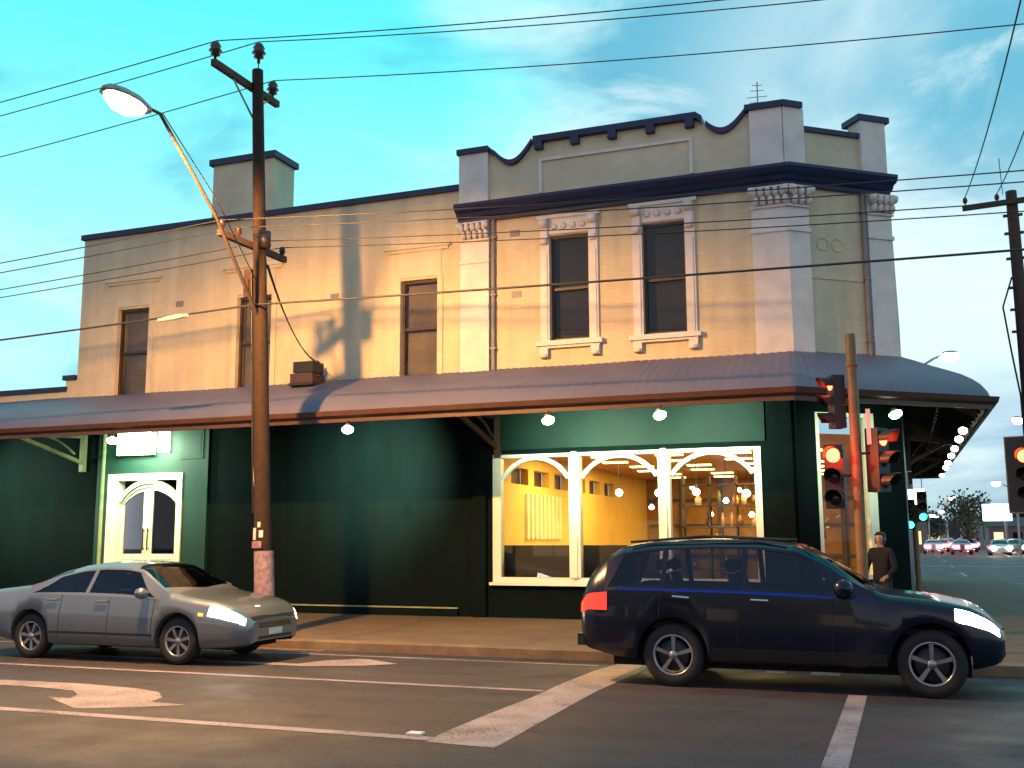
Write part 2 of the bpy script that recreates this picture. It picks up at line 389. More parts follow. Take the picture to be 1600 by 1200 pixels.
# ================================================================== GROUND
tag(MB().box(-400, 400, -120, 900, -.4, 0).build('road', 'asphalt'), kind='structure')
ZM = .004
def flat(pts, z=ZM): 
    mb = MB(); mb.add([(x, y, z) for x, y in pts], [tuple(range(len(pts)))]); return mb
def line(x0, x1, y0, y1): return flat([(x0, y0), (x1, y0), (x1, y1), (x0, y1)])
def mark(mb): return tag(mb.build('road_marking', 'marking'), kind='structure')
mark(line(-60, -4.05, 11.57, 11.69)); mark(line(-60, -4.04, 8.50, 8.66)); mark(line(-60, -4.1, 14.08, 14.17))
mark(flat([(-4.02, 8.44), (-3.36, 8.40), (-3.42, 10.4), (-3.46, 11.9), (-3.40, 13.5), (-3.38, 14.4), (-3.90, 14.4), (-4.0, 13.6), (-4.03, 12.4), (-4.01, 11.1), (-4.05, 9.9), (-4.06, 9.0)]))
mark(line(-.73, -.53, 3.0, 12.45))
mark(line(-1.85, -1.60, 14.1, 14.3)); mark(line(-1.28, -.92, 14.05, 14.45))
mark(flat([(-12.5, 9.95), (-12.5, 10.2), (-9.69, 10.36), (-8.67, 10.25), (-8.22, 10.08), (-7.92, 9.77), (-7.83, 9.47), (-7.31, 9.42), (-7.79, 9.07), (-8.29, 8.85), (-9.19, 9.38), (-8.87, 9.39), (-8.97, 9.61), (-9.26, 9.85), (-9.93, 9.95)]))
mark(flat([(-12.5, 12.72), (-12.5, 12.95), (-8.21, 12.98), (-8.05, 13.4), (-7.65, 13.78), (-7.48, 13.76), (-6.83, 13.42), (-7.17, 13.1), (-7.48, 12.95), (-8.01, 12.76)]))
for k in range(8): mark(line(2.2+k*.0, 2.32, 50+k*14, 55+k*14))
mark(line(.2, 16, 66.2, 66.9))
# footpath round the corner
def arc(cx, cy, r, a0, a1, n=10): return [(cx+r*math.cos(R(a0+(a1-a0)*i/n)), cy+r*math.sin(R(a0+(a1-a0)*i/n))) for i in range(n+1)]
outer = [(-60, 14.65)]+arc(.9, 17.05, 2.4, -90, 0)+[(3.3, 32)]+arc(1.1, 44, 2.2, 0, 80, 6)+[(-2, 47)]
inner = [(-60, 14.83)]+arc(.9, 17.05, 2.22, -90, 0)+[(3.12, 32)]+arc(1.1, 44, 2.02, 0, 80, 6)+[(-2, 46.8)]
kb = MB()
n = len(outer)
kb.add([(x, y, -.02) for x, y in outer]+[(x, y, .13) for x, y in outer]+[(x, y, .152) for x, y in inner],
       [(i, i+1, n+i+1, n+i) for i in range(n-1)]+[(n+i, n+i+1, 2*n+i+1, 2*n+i) for i in range(n-1)])
tag(kb.build('kerb', 'kerb', normals=False), kind='structure')
pv = MB(); pv.prism_xy(inner+[(-60, 46.8)], -.1, .15)
tag(pv.build('footpath', 'pave'), kind='structure')
jt = MB()
for k in range(14):
    x = 1.0-k*3.25
    x += .1*math.sin(k*3)
    jt.add([(x, 14.86, .153), (x+.022, 14.86, .153), (x+.022-.3, 19.98, .153), (x-.3, 19.98, .153)], [(0, 1, 2, 3)])
tag(jt.build('footpath_joint', mat('joint_dirt', (.05, .04, .03), .9)), kind='structure')
tag(MB().box(-60, -8.7, 14.50, 14.64, .0, .012).build('gutter', 'kerb'), kind='structure')
rf = MB(); rf.box(-4.32, -4.18, 8.64, 8.76, 0.0, .025)
tag(rf.build('road_stud', 'signw'), 'small pale raised stud beside the solid centre line near the stop bar', 'road stud')

# ================================================================== BUILDING
A = (-1.87, 20.0); B = (0.0, 21.5)
th = math.atan2(B[1]-A[1], B[0]-A[0]); CL = math.hypot(B[0]-A[0], B[1]-A[1])
FC = (A[0], A[1], math.cos(th), math.sin(th))           # chamfer frame: x along, y inward
SIDE_END = (.12, 42.0)
ts = math.atan2(SIDE_END[1]-B[1], SIDE_END[0]-B[0]); SL = math.hypot(SIDE_END[0]-B[0], SIDE_END[1]-B[1])
FS = (B[0], B[1], math.cos(ts), math.sin(ts))
bld = thing('corner_building', (-9, 20, .15), 'two storey cream corner shop building with dark green ground floor and navy cornice', 'building')
XL = -19.25
UW = [(-18.04, -17.09, 5.0, 7.40), (-14.52, -13.57, 5.0, 7.41), (-10.22, -9.32, 5.0, 7.40), (-6.73, -5.87, 5.78, 8.05), (-4.74, -3.86, 5.76, 8.08)]
w = MB(); w.wall(XL, -8.78, 4.85, 9.31, 20, 20.3, UW[:3]); w.build('upper_wall', 'cream', bld)
w = MB(); w.wall(-8.78, A[0], 4.85, 8.56, 20, 20.3, UW[3:])
w.T = FC; w.wall(.0, CL, 4.85, 8.56, 0, .3)
w.T = None; w.build('upper_wall', 'cream', bld)
w = MB(FS); w.wall(.01, SL, .15, 9.85, 0, .3); w.build('side_wall', 'navy', bld)  # navy colour stands in for the shade on this unlit side
w = MB(); w.wall(XL, XL+.3, 5.5, 9.31, 20.31, 40); w.build('end_wall', 'cream_smooth', bld)
# low wing to the left
w = MB(); w.wall(-45, XL, 4.85, 5.44, 20, 20.3); w.wall(-19.6, XL, 5.44, 5.72, 20.002, 20.28); w.build('low_parapet', 'cream_smooth', bld)
w = MB(); w.box(-45, -19.55, 19.93, 20.36, 5.44, 5.56); w.box(-19.66, -19.27, 19.93, 20.36, 5.72, 5.84); w.build('coping', 'navy', bld)
w = MB(); w.box(XL-.06, -8.8, 19.92, 20.4, 9.31, 9.44); w.build('coping', 'navy', bld)
w = MB(); w.prism_xy([(XL, 20.31), (A[0]-.1, 20.31), (-.31, 21.7), (-.31, 41), (XL, 41)], 9.0, 9.1); w.box(-45, XL, 20.3, 30, 5.2, 5.3); w.build('flat_roof', 'navy', bld)  # unseen roof, added to keep light from leaking into the building
w = MB(); w.box(-19.2, -.4, 20.32, 20.5, 4.9, 5.0); w.build('floor_slab', 'black', bld)
# chimney block
w = MB(); w.box(-15.46, -13.72, 20.12, 21.0, 9.1, 10.82); ch = w.build('chimney', 'cream_smooth', bld)
w = MB(); w.box(-15.54, -13.64, 20.04, 21.08, 10.82, 10.97); w.build('chimney_cap', 'navy', ch)
# parapet front with scrolls
def scroll(x0, z0, x1, z1, dip, n=14, left_high=True):
    """concave S scroll: falls from (x0,z0) to a dip and climbs to (x1,z1)"""
    out = []
    for i in range(n+1):
        t = i/n; x = x0+(x1-x0)*t
        lin = z0+(z1-z0)*t
        out.append((x, lin-dip*math.sin(math.pi*t)**1.0*(1 if True else 0)))
    return out
topline = [(-8.82, 10.08), (-8.08, 10.08)]+scroll(-8.0, 10.04, -7.10, 10.13, .36)[1:]+[(-7.05, 10.14), (-3.56, 10.14)]+scroll(-3.50, 10.12, -2.56, 10.13, .36)[1:]+[(-2.50, 10.13), (A[0]-.02, 10.13)]
poly = [(-8.78, 8.86)]+[(max(x, -8.78), z) for x, z in topline]+[(A[0], 10.13), (A[0], 8.86)]
w = MB(); w.prism_xz(poly, 20, 20.3)
w.T = FC; w.wall(0, CL, 8.86, 9.70, 0, .3); w.wall(1.74, 2.33, 9.70, 10.06, .0, .3); w.wall(0, .42, 9.70, 10.13, .0, .3)
w.T = None
w.build('parapet', 'cream_smooth', bld)
cp = MB()
def strip(mb, pts, y0, y1, h):
    for i in range(len(pts)-1):
        (a, za), (b, zb) = pts[i], pts[i+1]
        if b-a < 1e-4: continue
        mb.add([(a, y0, za), (b, y0, zb), (b, y0, zb+h), (a, y0, za+h), (a, y1, za), (b, y1, zb), (b, y1, zb+h), (a, y1, za+h)],
               [(0, 1, 2, 3), (7, 6, 5, 4), (3, 2, 6, 7), (4, 5, 1, 0)]+([(0, 3, 7, 4)] if i == 0 else [])+([(1, 5, 6, 2)] if i == len(pts)-2 else []))
strip(cp, topline[:2], 19.84, 20.42, .12); strip(cp, [(-8.07, 10.06)]+topline[2:16], 19.90, 20.36, .11)
strip(cp, topline[16:19], 19.86, 20.40, .13); strip(cp, topline[19:33], 19.90, 20.36, .11)
cp.prism_xy([(-2.58, 19.84), (A[0]+.05, 19.84), (A[0]+.39, 20.12), (A[0]+.1, 20.5), (-2.58, 20.42)], 10.13, 10.25)
cp.T = FC
cp.box(.42, 1.74, -.06, .36, 9.70, 9.80); cp.box(1.68, 2.42, -.14, .42, 10.06, 10.18)
cp.T = None
for x in (-6.93, -6.12, -5.31, -4.50, -3.69): cp.prism_xy([(x-.09, 19.86), (x+.09, 19.86), (x+.09, 20.0), (x-.09, 20.0)], 9.98, 10.14)
cp.build('coping', 'navy', bld)
pn = MB()
for x0, x1, z0, z1 in ((-6.95, -3.65, 9.72, 9.78), (-6.95, -6.88, 9.02, 9.72), (-3.72, -3.65, 9.02, 9.72)): pn.box(x0, x1, 19.955, 20.0, z0, z1)
pn.build('parapet_moulding', 'trim', bld); pn = MB(); pn.box(-8.78, -8.10, 19.9, 20.0, 8.9, 10.08); pn.build('parapet_pier', 'trim', bld); pn = MB(); pn.box(-2.50, A[0]-.0, 19.9, 20.0, 8.9, 10.13)
pn.T = FC; pn.box(-.04, .42, -.1, 0, 8.9, 10.13); pn.build('parapet_pier', 'trim', bld); pn = MB(FC); pn.box(1.74, 2.33, -.1, 0, 8.9, 10.06); pn.T = None
pn.build('parapet_pier', 'trim', bld)
# swept profiles along the street front
def offset_path(path, d):
    out = []
    for i, p in enumerate(path):
        p = Vector(p); ns = []
        for a, b in ((i-1, i), (i, i+1)):
            if 0 <= a and b < len(path):
                e = Vector(path[b])-Vector(path[a]); ns.append(Vector((e.y, -e.x)).normalized())
        m = sum(ns, Vector((0, 0))).normalized(); out.append(p+m*(d/m.dot(ns[0])))
    return out
def sweep(path, prof, name, m, parent, caps=True, smooth=False):
    mb = MB(); rows = []
    for d, z in prof: rows.append([(q.x, q.y, z) for q in offset_path(path, d)])
    k = len(path); vs = [p for r in rows for p in r]
    fs = [(i*k+j, i*k+j+1, (i+1)*k+j+1, (i+1)*k+j) for i in range(len(prof)-1) for j in range(k-1)]
    if caps: fs += [tuple(i*k for i in range(len(prof))), tuple(i*k+k-1 for i in reversed(range(len(prof))))]
    mb.add(vs, fs, smooth)
    return mb.build(name, m, parent)
sweep([(-8.80, 20), A, (B[0]-.02, B[1]-.016)], [(0, 8.53), (.10, 8.53), (.11, 8.60), (.18, 8.63), (.22, 8.71), (.31, 8.74), (.36, 8.83), (.36, 8.89), (.0, 8.93)], 'cornice', 'navy', bld)
# pilasters with leafy capitals
def capital(mb, x0, x1, z0, z1, y):
    n = max(3, int((x1-x0)/.13))
    for r, (zz, dy) in enumerate(((z0, .05), ((z0+z1)/2-.03, .11))):
        for k in range(n):
            cx = x0+(x1-x0)*(k+.5+(.0 if r else .25))/n
            if cx > x1: continue
            mb.lathe((cx, y-dy, zz), [(.005, 0), (.05, .02), (.065, .10), (.045, .17), (.0, .2)], (0, -.35, 1), 7)
    for cx in (x0+.03, x1-.03): mb.lathe((cx, y-.14, z1-.09), [(0, -.07), (.085, -.05), (.085, .05), (0, .07)], (1, 0, 0), 10)
    mb.box(x0-.03, x1+.03, y-.12, y, z1-.03, z1)
    mb.box(x0-.02, x1+.02, y-.05, y, z0-.04, z0)
def pilaster(segs, name='pilaster'):
    mb = MB(); cb = MB()
    for fr, x0, x1 in segs:
        mb.T = cb.T = fr
        mb.box(x0, x1, -.10, 0, 5.0, 8.52)
        mb.box(x0-.02, x1+.02, -.135, -.10, 7.60, 7.68)
        capital(cb, x0, x1, 8.13, 8.50, -.10)
    o = mb.build(name, 'trim', bld); cb.build('capital', 'trim', o)
F0 = (0, 20, 1, 0)
pilaster([(F0, -8.74, -8.08)])
pilaster([(F0, -2.53, A[0]+.04), (FC, -.04, .44)])
pilaster([(FC, 1.80, 2.36)])
# downpipes
for fr, x, z0, z1 in ((F0, -7.99, 5.2, 8.52), (FC, 1.72, 5.0, 8.52), (F0, -8.25, .2, 4.6)):
    if z0 < 1: continue
    mb = MB(fr); mb.tube([(x, -.07, z0), (x, -.07, z1)], .045, 10)
    for z in (z0+.5, (z0+z1)/2, z1-.4): mb.box(x-.065, x+.065, -.11, 0, z, z+.04)
    mb.build('downpipe', 'pipe', bld)
mb = MB(F0); mb.tube([(-18.17, -.08, .2), (-18.17, -.08, 4.7)], .06, 10); mb.build('downpipe', 'lichen', bld)
# vents
for x, z in ((-7.48, 6.86), (-7.51, 8.2), (-16.2, 7.40), (-11.9, 7.2)):
    mb = MB(F0); mb.box(x-.11, x+.11, -.012, .0, z-.07, z+.07); mb.build('wall_vent', 'pipe', bld)
# ghost lettering board frame on the splay
mb = MB(FC); mb.box(.50, 1.68, -.02, 0, 6.72, 6.80); mb.build('string_moulding', 'cream_smooth', bld)
for cx in (.78, 1.12):
    pts = [(cx+.13*math.cos(R(a)), -.006, 7.42+.13*math.sin(R(a))) for a in range(0, 361, 24)]
    mb = MB(FC); mb.tube(pts, .012, 5, False); mb.build('faded_ring', 'cream_smooth', bld)
# upper windows
def upper_window(x0, x1, z0, z1, fancy):
    fr = MB(F0); t = .055; y0, y1 = .10, .17
    fr.box(x0, x0+t, y0, y1, z0, z1); fr.box(x1-t, x1, y0, y1, z0, z1); fr.box(x0+t, x1-t, y0, y1, z1-t, z1); fr.box(x0+t, x1-t, y0, y1, z0, z0+t+.02)
    zm = (z0+z1)/2 if fancy else 6.32
    o = fr.build('window', 'sash', bld)
    s = MB(F0); s.box(x0+t, x1-t, y0+.02, y1+.02, zm-.03, zm+.03)
    s.build('meeting_rail', 'sash', o)
    g = MB(F0)
    g.add([(x0+t, y0+.03, zm), (x1-t, y0+.03, zm), (x1-t, y0+.03, z1-t), (x0+t, y0+.03, z1-t)], [(0, 1, 2, 3)])
    g.add([(x0+t, y0+.06, z0+t), (x1-t, y0+.06, z0+t), (x1-t, y0+.06, zm), (x0+t, y0+.06, zm)], [(0, 1, 2, 3)])
    g.build('pane', 'pane_dark', o)
    b = MB(F0)
    n = 14                                                   # grey curtains; on fancy windows a dark sheet paints in the unlit room
    zt = z1-.04 if not fancy else z1-.04; zb = z0+.03
    vs = []; 
    for i in range(n*2+1):
        x = x0+.04+(x1-x0-.08)*i/(n*2); vs += [(x, .30+.003*math.sin(i*.9), zb), (x, .30+.003*math.sin(i*.9), zt)]
    b.add(vs, [(2*i, 2*i+2, 2*i+3, 2*i+1) for i in range(n*2)])
    b.build('curtain', 'blind' if not fancy else M['curtain_dark'], o)
    return o
M['curtain_dark'] = mat('dark_curtain', (.010, .012, .022), .9, var=.4, scale=3)  # shade of the unlit upstairs rooms put into a dark backing colour
for i, (x0, x1, z0, z1) in enumerate(UW):
    o = upper_window(x0, x1, z0, z1, i > 2)
    s = MB(F0)
    if i < 3:
        s.box(x0-.42, x1+.32, -.09, 0, 8.10, 8.18); s.box(x0-.36, x1+.26, -.05, 0, 8.03, 8.10)
        s.box(x0-.08, x1+.08, -.022, 0, 7.46, 8.03)
        for a, b in ((x0-.13, x0-.0), (x1+.0, x1+.13)): s.box(a, b, -.03, 0, 5.0, 7.46)
        s.build('window_surround', 'cream_smooth', o)
    else:
        for a, b in ((x0-.2, x0), (x1, x1+.2)):
            s.box(a, b, -.06, 0, z0, z1+.02); s.box(a+.04, b-.04, -.085, -.06, z0, z1-.4)
        s.box(x0-.2, x1+.2, -.05, 0, z1+.02, z1+.36)
        s.box(x0-.26, x1+.26, -.10, 0, z1+.36, z1+.43)
        for cx in (x0-.10, x1+.10):                       # scrolled consoles
            s.lathe((cx, -.13, z1+.25), [(0, -.09), (.10, -.09), (.10, .09), (0, .09)], (1, 0, 0), 12)
            s.lathe((cx, -.09, z1-.13), [(0, -.07), (.07, -.07), (.07, .07), (0, .07)], (1, 0, 0), 10)
            s.box(cx-.08, cx+.08, -.12, -.061, z1-.14, z1+.22)
        for k in range(4):
            s.lathe((x0+.12+k*(x1-x0-.24)/3, -.06, z1+.18), [(0, 0), (.07, .0), (.05, .03), (0, .04)], (0, -1, 0), 8)
        s.build('window_surround', 'trim', o)
        s = MB(F0)
        s.box(x0-.28, x1+.28, -.15, 0, z0-.10, z0); s.box(x0-.22, x1+.22, -.10, 0, z0-.15, z0-.10)
        for cx in (x0-.12, x1+.12): s.box(cx-.09, cx+.09, -.11, 0, z0-.33, z0-.15); s.lathe((cx, -.10, z0-.30), [(0, -.07), (.045, -.07), (.045, .07), (0, .07)], (1, 0, 0), 8)
        s.build('sill', 'trim', o)

# ---------------------------------------------------------------- ground floor
DOOR = (-17.98, -15.80, .15, 3.31)
SW = (-8.02, -2.54, .86, 3.46)
w = MB(); w.wall(-45, A[0], .10, 4.85, 20, 20.28, [DOOR, SW])
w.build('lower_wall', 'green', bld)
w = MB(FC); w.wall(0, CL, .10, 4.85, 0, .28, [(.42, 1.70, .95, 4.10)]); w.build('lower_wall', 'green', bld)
w = MB(); w.wall(-18.35, -15.12, .12, 4.84, 19.90, 19.999, [(DOOR[0], DOOR[1], .12, DOOR[3])])
w.box(-15.9, -15.25, 19.875, 19.90, 3.62, 4.34); w.box(-15.84, -15.31, 19.868, 19.875, 3.68, 4.28)
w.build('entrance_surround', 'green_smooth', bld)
w = MB(); w.box(-13.2, -8.8, 19.93, 20, .12, .31); w.build('plinth', 'green', bld); w = MB(); w.box(-13.2, -8.8, 19.92, 20, .31, .335); w.build('plinth_ledge', 'lichen', bld)  # pale strip paints in the plinth's lit top edge
w = MB(); w.box(-8.45, -8.16, 19.9, 20, .12, 4.7); w.build('lower_pilaster', 'green', bld); w = MB(); w.box(-2.36, -1.95, 19.92, 20, .12, 4.7); w.build('lower_pilaster', 'green', bld)
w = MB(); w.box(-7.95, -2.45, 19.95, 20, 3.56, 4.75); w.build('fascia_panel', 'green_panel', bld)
# three light shop window
def arch_bar(mb, x0, x1, zs, zc, wd, y0, y1, n=18):
    """segmental arch band from (x0,zs) up to crown zc and down to (x1,zs)"""
    h = zc-zs; c = (x1-x0)/2; r = (c*c+h*h)/(2*h); cx = (x0+x1)/2; cz = zc-r; a = math.asin(c/r)
    for i in range(n):
        t0 = -a+2*a*i/n; t1 = -a+2*a*(i+1)/n
        q = [(cx+rr*math.sin(t), y, cz+rr*math.cos(t)) for y in (y0, y1) for t in (t0, t1) for rr in (r-wd, r)]
        mb.add(q, [(0, 1, 3, 2), (4, 6, 7, 5), (1, 5, 7, 3), (0, 2, 6, 4)])
fw = MB(F0)
fw.box(SW[0], SW[0]+.18, -.04, .14, SW[2], SW[3]); fw.box(SW[1]-.13, SW[1], -.04, .14, SW[2], SW[3])
fw.box(SW[0]+.18, SW[1]-.13, -.03, .14, SW[3]-.07, SW[3]); fw.box(SW[0]+.18, SW[1]-.13, -.03, .14, SW[2], SW[2]+.10)
fw.box(-6.36, -6.13, -.06, .14, SW[2]+.10, SW[3]-.07); fw.box(-4.53, -4.30, -.06, .14, SW[2]+.10, SW[3]-.07)
fw.box(-6.30, -6.19, -.09, -.06, SW[2]+.10, SW[3]+.02); fw.box(-4.47, -4.36, -.09, -.06, SW[2]+.10, SW[3]+.02)
sw = fw.build('shop_window', 'white', bld)
for x0, x1 in ((SW[0]+.18, -6.36), (-6.13, -4.53), (-4.30, SW[1]-.13)):
    ab = MB(F0); arch_bar(ab, x0, x1, 2.98, 3.42, .085, -.02, .08); ab.build('arch', 'white', sw)
    g = MB(F0); g.add([(x0, .05, SW[2]+.1), (x1, .05, SW[2]+.1), (x1, .05, SW[3]-.07), (x0, .05, SW[3]-.07)], [(0, 1, 2, 3)]); g.build('pane', 'glass', sw)
s = MB(F0); s.box(SW[0]-.05, SW[1]+.05, -.12, -.0, SW[2]-.06, SW[2]-.001); s.build('sill', 'white', sw)
# splay window
fw = MB(FC)
fw.box(.42, .50, -.0, .14, .95, 4.10); fw.box(1.52, 1.70, -.05, .14, .95, 4.10); fw.box(.50, 1.52, .0, .14, 4.02, 4.10); fw.box(.50, 1.52, -.03, .14, .95, 1.04)
sw2 = fw.build('splay_window', 'white', bld)
g = MB(FC); g.add([(.5, .05, 1.04), (1.52, .05, 1.04), (1.52, .05, 4.02), (.5, .05, 4.02)], [(0, 1, 2, 3)]); g.build('pane', 'glass', sw2)
# entrance doors
dx0, dx1, dz1 = DOOR[0], DOOR[1], DOOR[3]; dm = (dx0+dx1)/2+.03
fw = MB(F0)
fw.box(dx0, dx0+.30, -.14, .12, .15, dz1); fw.box(dx1-.15, dx1, -.14, .12, .15, dz1); fw.box(dx0+.30, dx1-.15, -.14, .12, dz1-.16, dz1)
df = fw.build('door_frame', 'white', bld)
ab = MB(F0); arch_bar(ab, dx0+.30, dx1-.15, 2.70, 3.17, .10, -.10, .04); arch_bar(ab, dx0+.30, dx1-.15, 2.62, 3.06, .07, -.04, .045); ab.build('arch', 'white', df)
for s_, (a, b) in enumerate(((dx0+.31, dm-.005), (dm+.005, dx1-.16))):
    d = MB(F0)
    wa, wb = (.09, .13) if s_ == 0 else (.13, .09)
    d.box(a, a+wa, .001, .049, .17, 2.94 if s_ else 2.62); d.box(b-wb, b, .001, .049, .17, 2.62 if s_ else 2.94)
    d.box(a+wa, b-wb, 0, .05, 1.30, 1.42); d.box(a+wa, b-wb, .01, .04, .32, 1.30); d.box(a+wa, b-wb, 0, .05, .17, .32)
    n = 8                                                    # curved head rail following the arch
    h = .42; c = (dx1-.15-dx0-.30)/2; r = (c*c+.45*.45)/(2*.45); cx = (dx0+.30+dx1-.15)/2; cz = 3.02-r
    zz = lambda x: cz+math.sqrt(max(0, r*r-(x-cx)**2))
    for i in range(n):
        xa = a+(b-a)*i/n; xb = a+(b-a)*(i+1)/n
        d.add([(xa, 0, zz(xa)-.10), (xb, 0, zz(xb)-.10), (xb, 0, zz(xb)), (xa, 0, zz(xa)), (xa, .05, zz(xa)-.10), (xb, .05, zz(xb)-.10), (xb, .05, zz(xb)), (xa, .05, zz(xa))],
              [(0, 1, 2, 3), (4, 5, 1, 0), (7, 6, 5, 4), (3, 2, 6, 7)])
    do = d.build('door', 'white', bld)
    g = MB(F0); gz = [(a+wa+(b-wb-a-wa)*i/8) for i in range(9)]
    g.add([(gz[0], .025, 1.42), (gz[-1], .025, 1.42)]+[(x, .025, zz(x)-.05) for x in reversed(gz)], [tuple(range(11))]); g.build('pane', 'pane_dark', do)
    hx = (b-.06) if s_ == 0 else (a+.06)
    hb = MB(F0); hb.tube([(hx, -.07, 1.50), (hx, -.07, 2.02)], .018, 8); hb.box(hx-.01, hx+.01, -.07, 0, 1.54, 1.56); hb.box(hx-.01, hx+.01, -.07, 0, 1.95, 1.97)
    hb.build('handle', 'black', do)
w = MB(F0); w.wall(dx0-.4, dx1+.4, .1, 3.9, 2.6, 2.7); w.box(dx0-.4, dx0-.3, .30, 2.6, .1, 3.9); w.box(dx1+.3, dx1+.4, .30, 2.6, .1, 3.9); w.box(dx0-.3, dx1+.3, .3, 2.6, 3.8, 3.9)
w.build('lobby_wall', 'leather', bld)

# ---------------------------------------------------------------- verandah
WP = [(-45, 20), A, B, SIDE_END]
EP = [(-45, 17.3), (-1.63, 17.38), (1.52, 20.05), (1.30, 42.0)]
PROF = [(0, 5.27), (.2, 5.11), (.4, 4.94), (.6, 4.78), (.72, 4.68), (.82, 4.57), (.9, 4.45), (.96, 4.31), (1.0, 4.15)]
def path_samples(step):
    out = []
    for i in range(3):
        L = (Vector(EP[i+1])-Vector(EP[i])).length; n = max(2, int(L/step))
        for k in range(n+(1 if i == 2 else 0)): out.append((i, k/n))
    return out
vr = MB(); sm = path_samples(.055); rows = []
acc = 0
for q, (i, t) in enumerate(sm):
    wp = Vector(WP[i]).lerp(Vector(WP[i+1]), t); ep = Vector(EP[i]).lerp(Vector(EP[i+1]), t)
    cor = .008*math.sin(q*math.pi/1.5)+.010*math.sin(q*.031)+.006*math.sin(q*.113)
    for (u, z) in PROF:
        p = wp.lerp(ep, u); vr.v.append((p.x, p.y, z+cor))
k = len(PROF)
for q in range(len(sm)-1):
    for j in range(k-1): vr.f.append((q*k+j, q*k+j+1, (q+1)*k+j+1, (q+1)*k+j)); vr.sm.append(True)
ver = vr.build('verandah_roof', 'roof', bld, normals=False)
so = MB(); vs = []; PS = [(0, 5.10), (.6, 4.62), (.85, 4.32), (.97, 4.05)]
for i in range(4):
    for u, z in PS: p = Vector(WP[i]).lerp(Vector(EP[i]), u); vs.append((p.x, p.y, z))
so.add(vs, [(i*4+j, i*4+4+j, i*4+5+j, i*4+1+j) for i in range(3) for j in range(3)])
so.build('soffit', 'soffit', ver)
ra = MB()
for i, L in ((0, 43.4), (1, 4.1), (2, 22)):
    n = int(L/.75)
    for q in range(1, n):
        t = q/n; wp = Vector(WP[i]).lerp(Vector(WP[i+1]), t); ep = Vector(EP[i]).lerp(Vector(EP[i+1]), t); e = wp.lerp(ep, .94)
        ra.bar((wp.x, wp.y, 5.02), (e.x, e.y, 4.13), .05, .10)
for u, z in ((.5, 4.62),):
    pts = [Vector(WP[i]).lerp(Vector(EP[i]), u) for i in range(4)]
    for i in range(3): ra.bar((pts[i].x, pts[i].y, z-.06), (pts[i+1].x, pts[i+1].y, z-.06), .06, .12)
ra.build('rafter', 'soffit', ver)
fa = MB()
gut = [(-.06, 3.98), (.0, 3.98), (.0, 4.06), (.04, 4.07), (.10, 4.10), (.13, 4.19), (.11, 4.19), (.08, 4.12), (-.06, 4.14)]
o = sweep(EP, gut, 'gutter', 'fascia', ver)
# verandah brackets
def bracket(fr, x, m='fascia', k=1.0):
    b = MB(fr); b.box(x-.06, x+.06, -.12, 0, 3.40, 4.35)
    b.bar((x, -.1, 4.28), (x, -2.5*k, 4.12), .07, .12); b.bar((x, -.1, 3.62), (x, -2.1*k, 4.10), .07, .09)
    pts = []
    for i in range(9):
        t = i/8; pts.append((x, (-.35-1.1*t)*k, 3.82+.36*t+.10*math.sin(math.pi*t)))
    b.tube(pts, .03, 6)
    b.build('bracket', m, ver)
bracket(F0, -18.86, 'lichen'); bracket(F0, -7.9, 'fascia'); bracket(F0, -28, 'lichen')
for x in (7, 14): bracket(FS, x, 'fascia', .45)
mb = MB(); mb.box(.2, 1.28, 41.9, 42.0, 3.9, 5.1); mb.build('verandah_end_panel', 'soffit', ver)

# ---------------------------------------------------------------- cafe interior
inn = MB(); RX0, RX1, RY1, RZ = -8.35, -.32, 35.0, 3.72
poly = [(RX0, 20.29), (A[0]-.1, 20.29), (RX1, 21.55), (RX1, RY1), (RX0, RY1)]
inn.add([(x, y, .18) for x, y in poly], [tuple(range(5))]); inn.build('cafe_floor', 'infloor', bld)
inn = MB(); inn.add([(x, y, RZ) for x, y in poly], [tuple(range(5))]); inn.build('cafe_ceiling', 'inceil', bld)
inn = MB()
P = (RX0, 20.3, 0, 1)                                        # frame with x running away from the street, y towards -X
hi = [(1.6+k*1.55, 2.75+k*1.55, 2.98, 3.36) for k in range(6)]
inn.T = P; inn.wall(0, 14.7, .18, RZ, 0, .2, hi); inn.T = None; inn.build('cafe_side_wall', 'inwall', bld)
g = MB(P)
for a, b, c, d in hi: g.box(a, b, .21, .23, c, d)
g.build('clerestory_backing', 'shelf', bld)
inn = MB(); inn.add([(RX0, RY1, .18), (RX1, RY1, .18), (RX1, RY1, RZ), (RX0, RY1, RZ)], [(0, 1, 2, 3)])
inn.add([(RX1, 21.6, .18), (RX1, RY1, .18), (RX1, RY1, RZ), (RX1, 21.6, RZ)], [(0, 1, 2, 3)])
inn.build('cafe_back_wall', 'inbrown', bld)
sl = MB(P)
for k in range(9): sl.box(2.5+k*.30, 2.5+k*.30+.15, -.07, -.002, 1.72, 2.78)
sl.build('wall_slats', 'slat', bld)
cw = MB()
for x in (-7.2, -5.9, -4.6, -3.3, -2.0, -.8): cw.box(x, x+.14, RY1-.12, RY1-.005, .18, RZ-.01)
for z in (1.1, 2.1, 2.95): cw.box(RX0+.1, RX1-.1, RY1-.09, RY1-.004, z, z+.09)
cw.build('wall_panelling', 'shelf', bld)
bq = thing('banquette', (-6, 20.8, .18), 'long black upholstered seat back just inside the shop window', 'bench seat')
b = MB(); b.box(RX0+.02, -4.4, 20.50, 20.68, .4, 1.60); b.build('backrest', 'leather', bq)
b = MB(); b.box(RX0+.02, -4.4, 20.69, 21.2, .3, .65); b.build('seat', 'leather', bq)
b = MB(); b.box(RX0+.02, -4.4, 20.52, 21.1, .18, .299); b.build('plinth', 'shelf', bq)
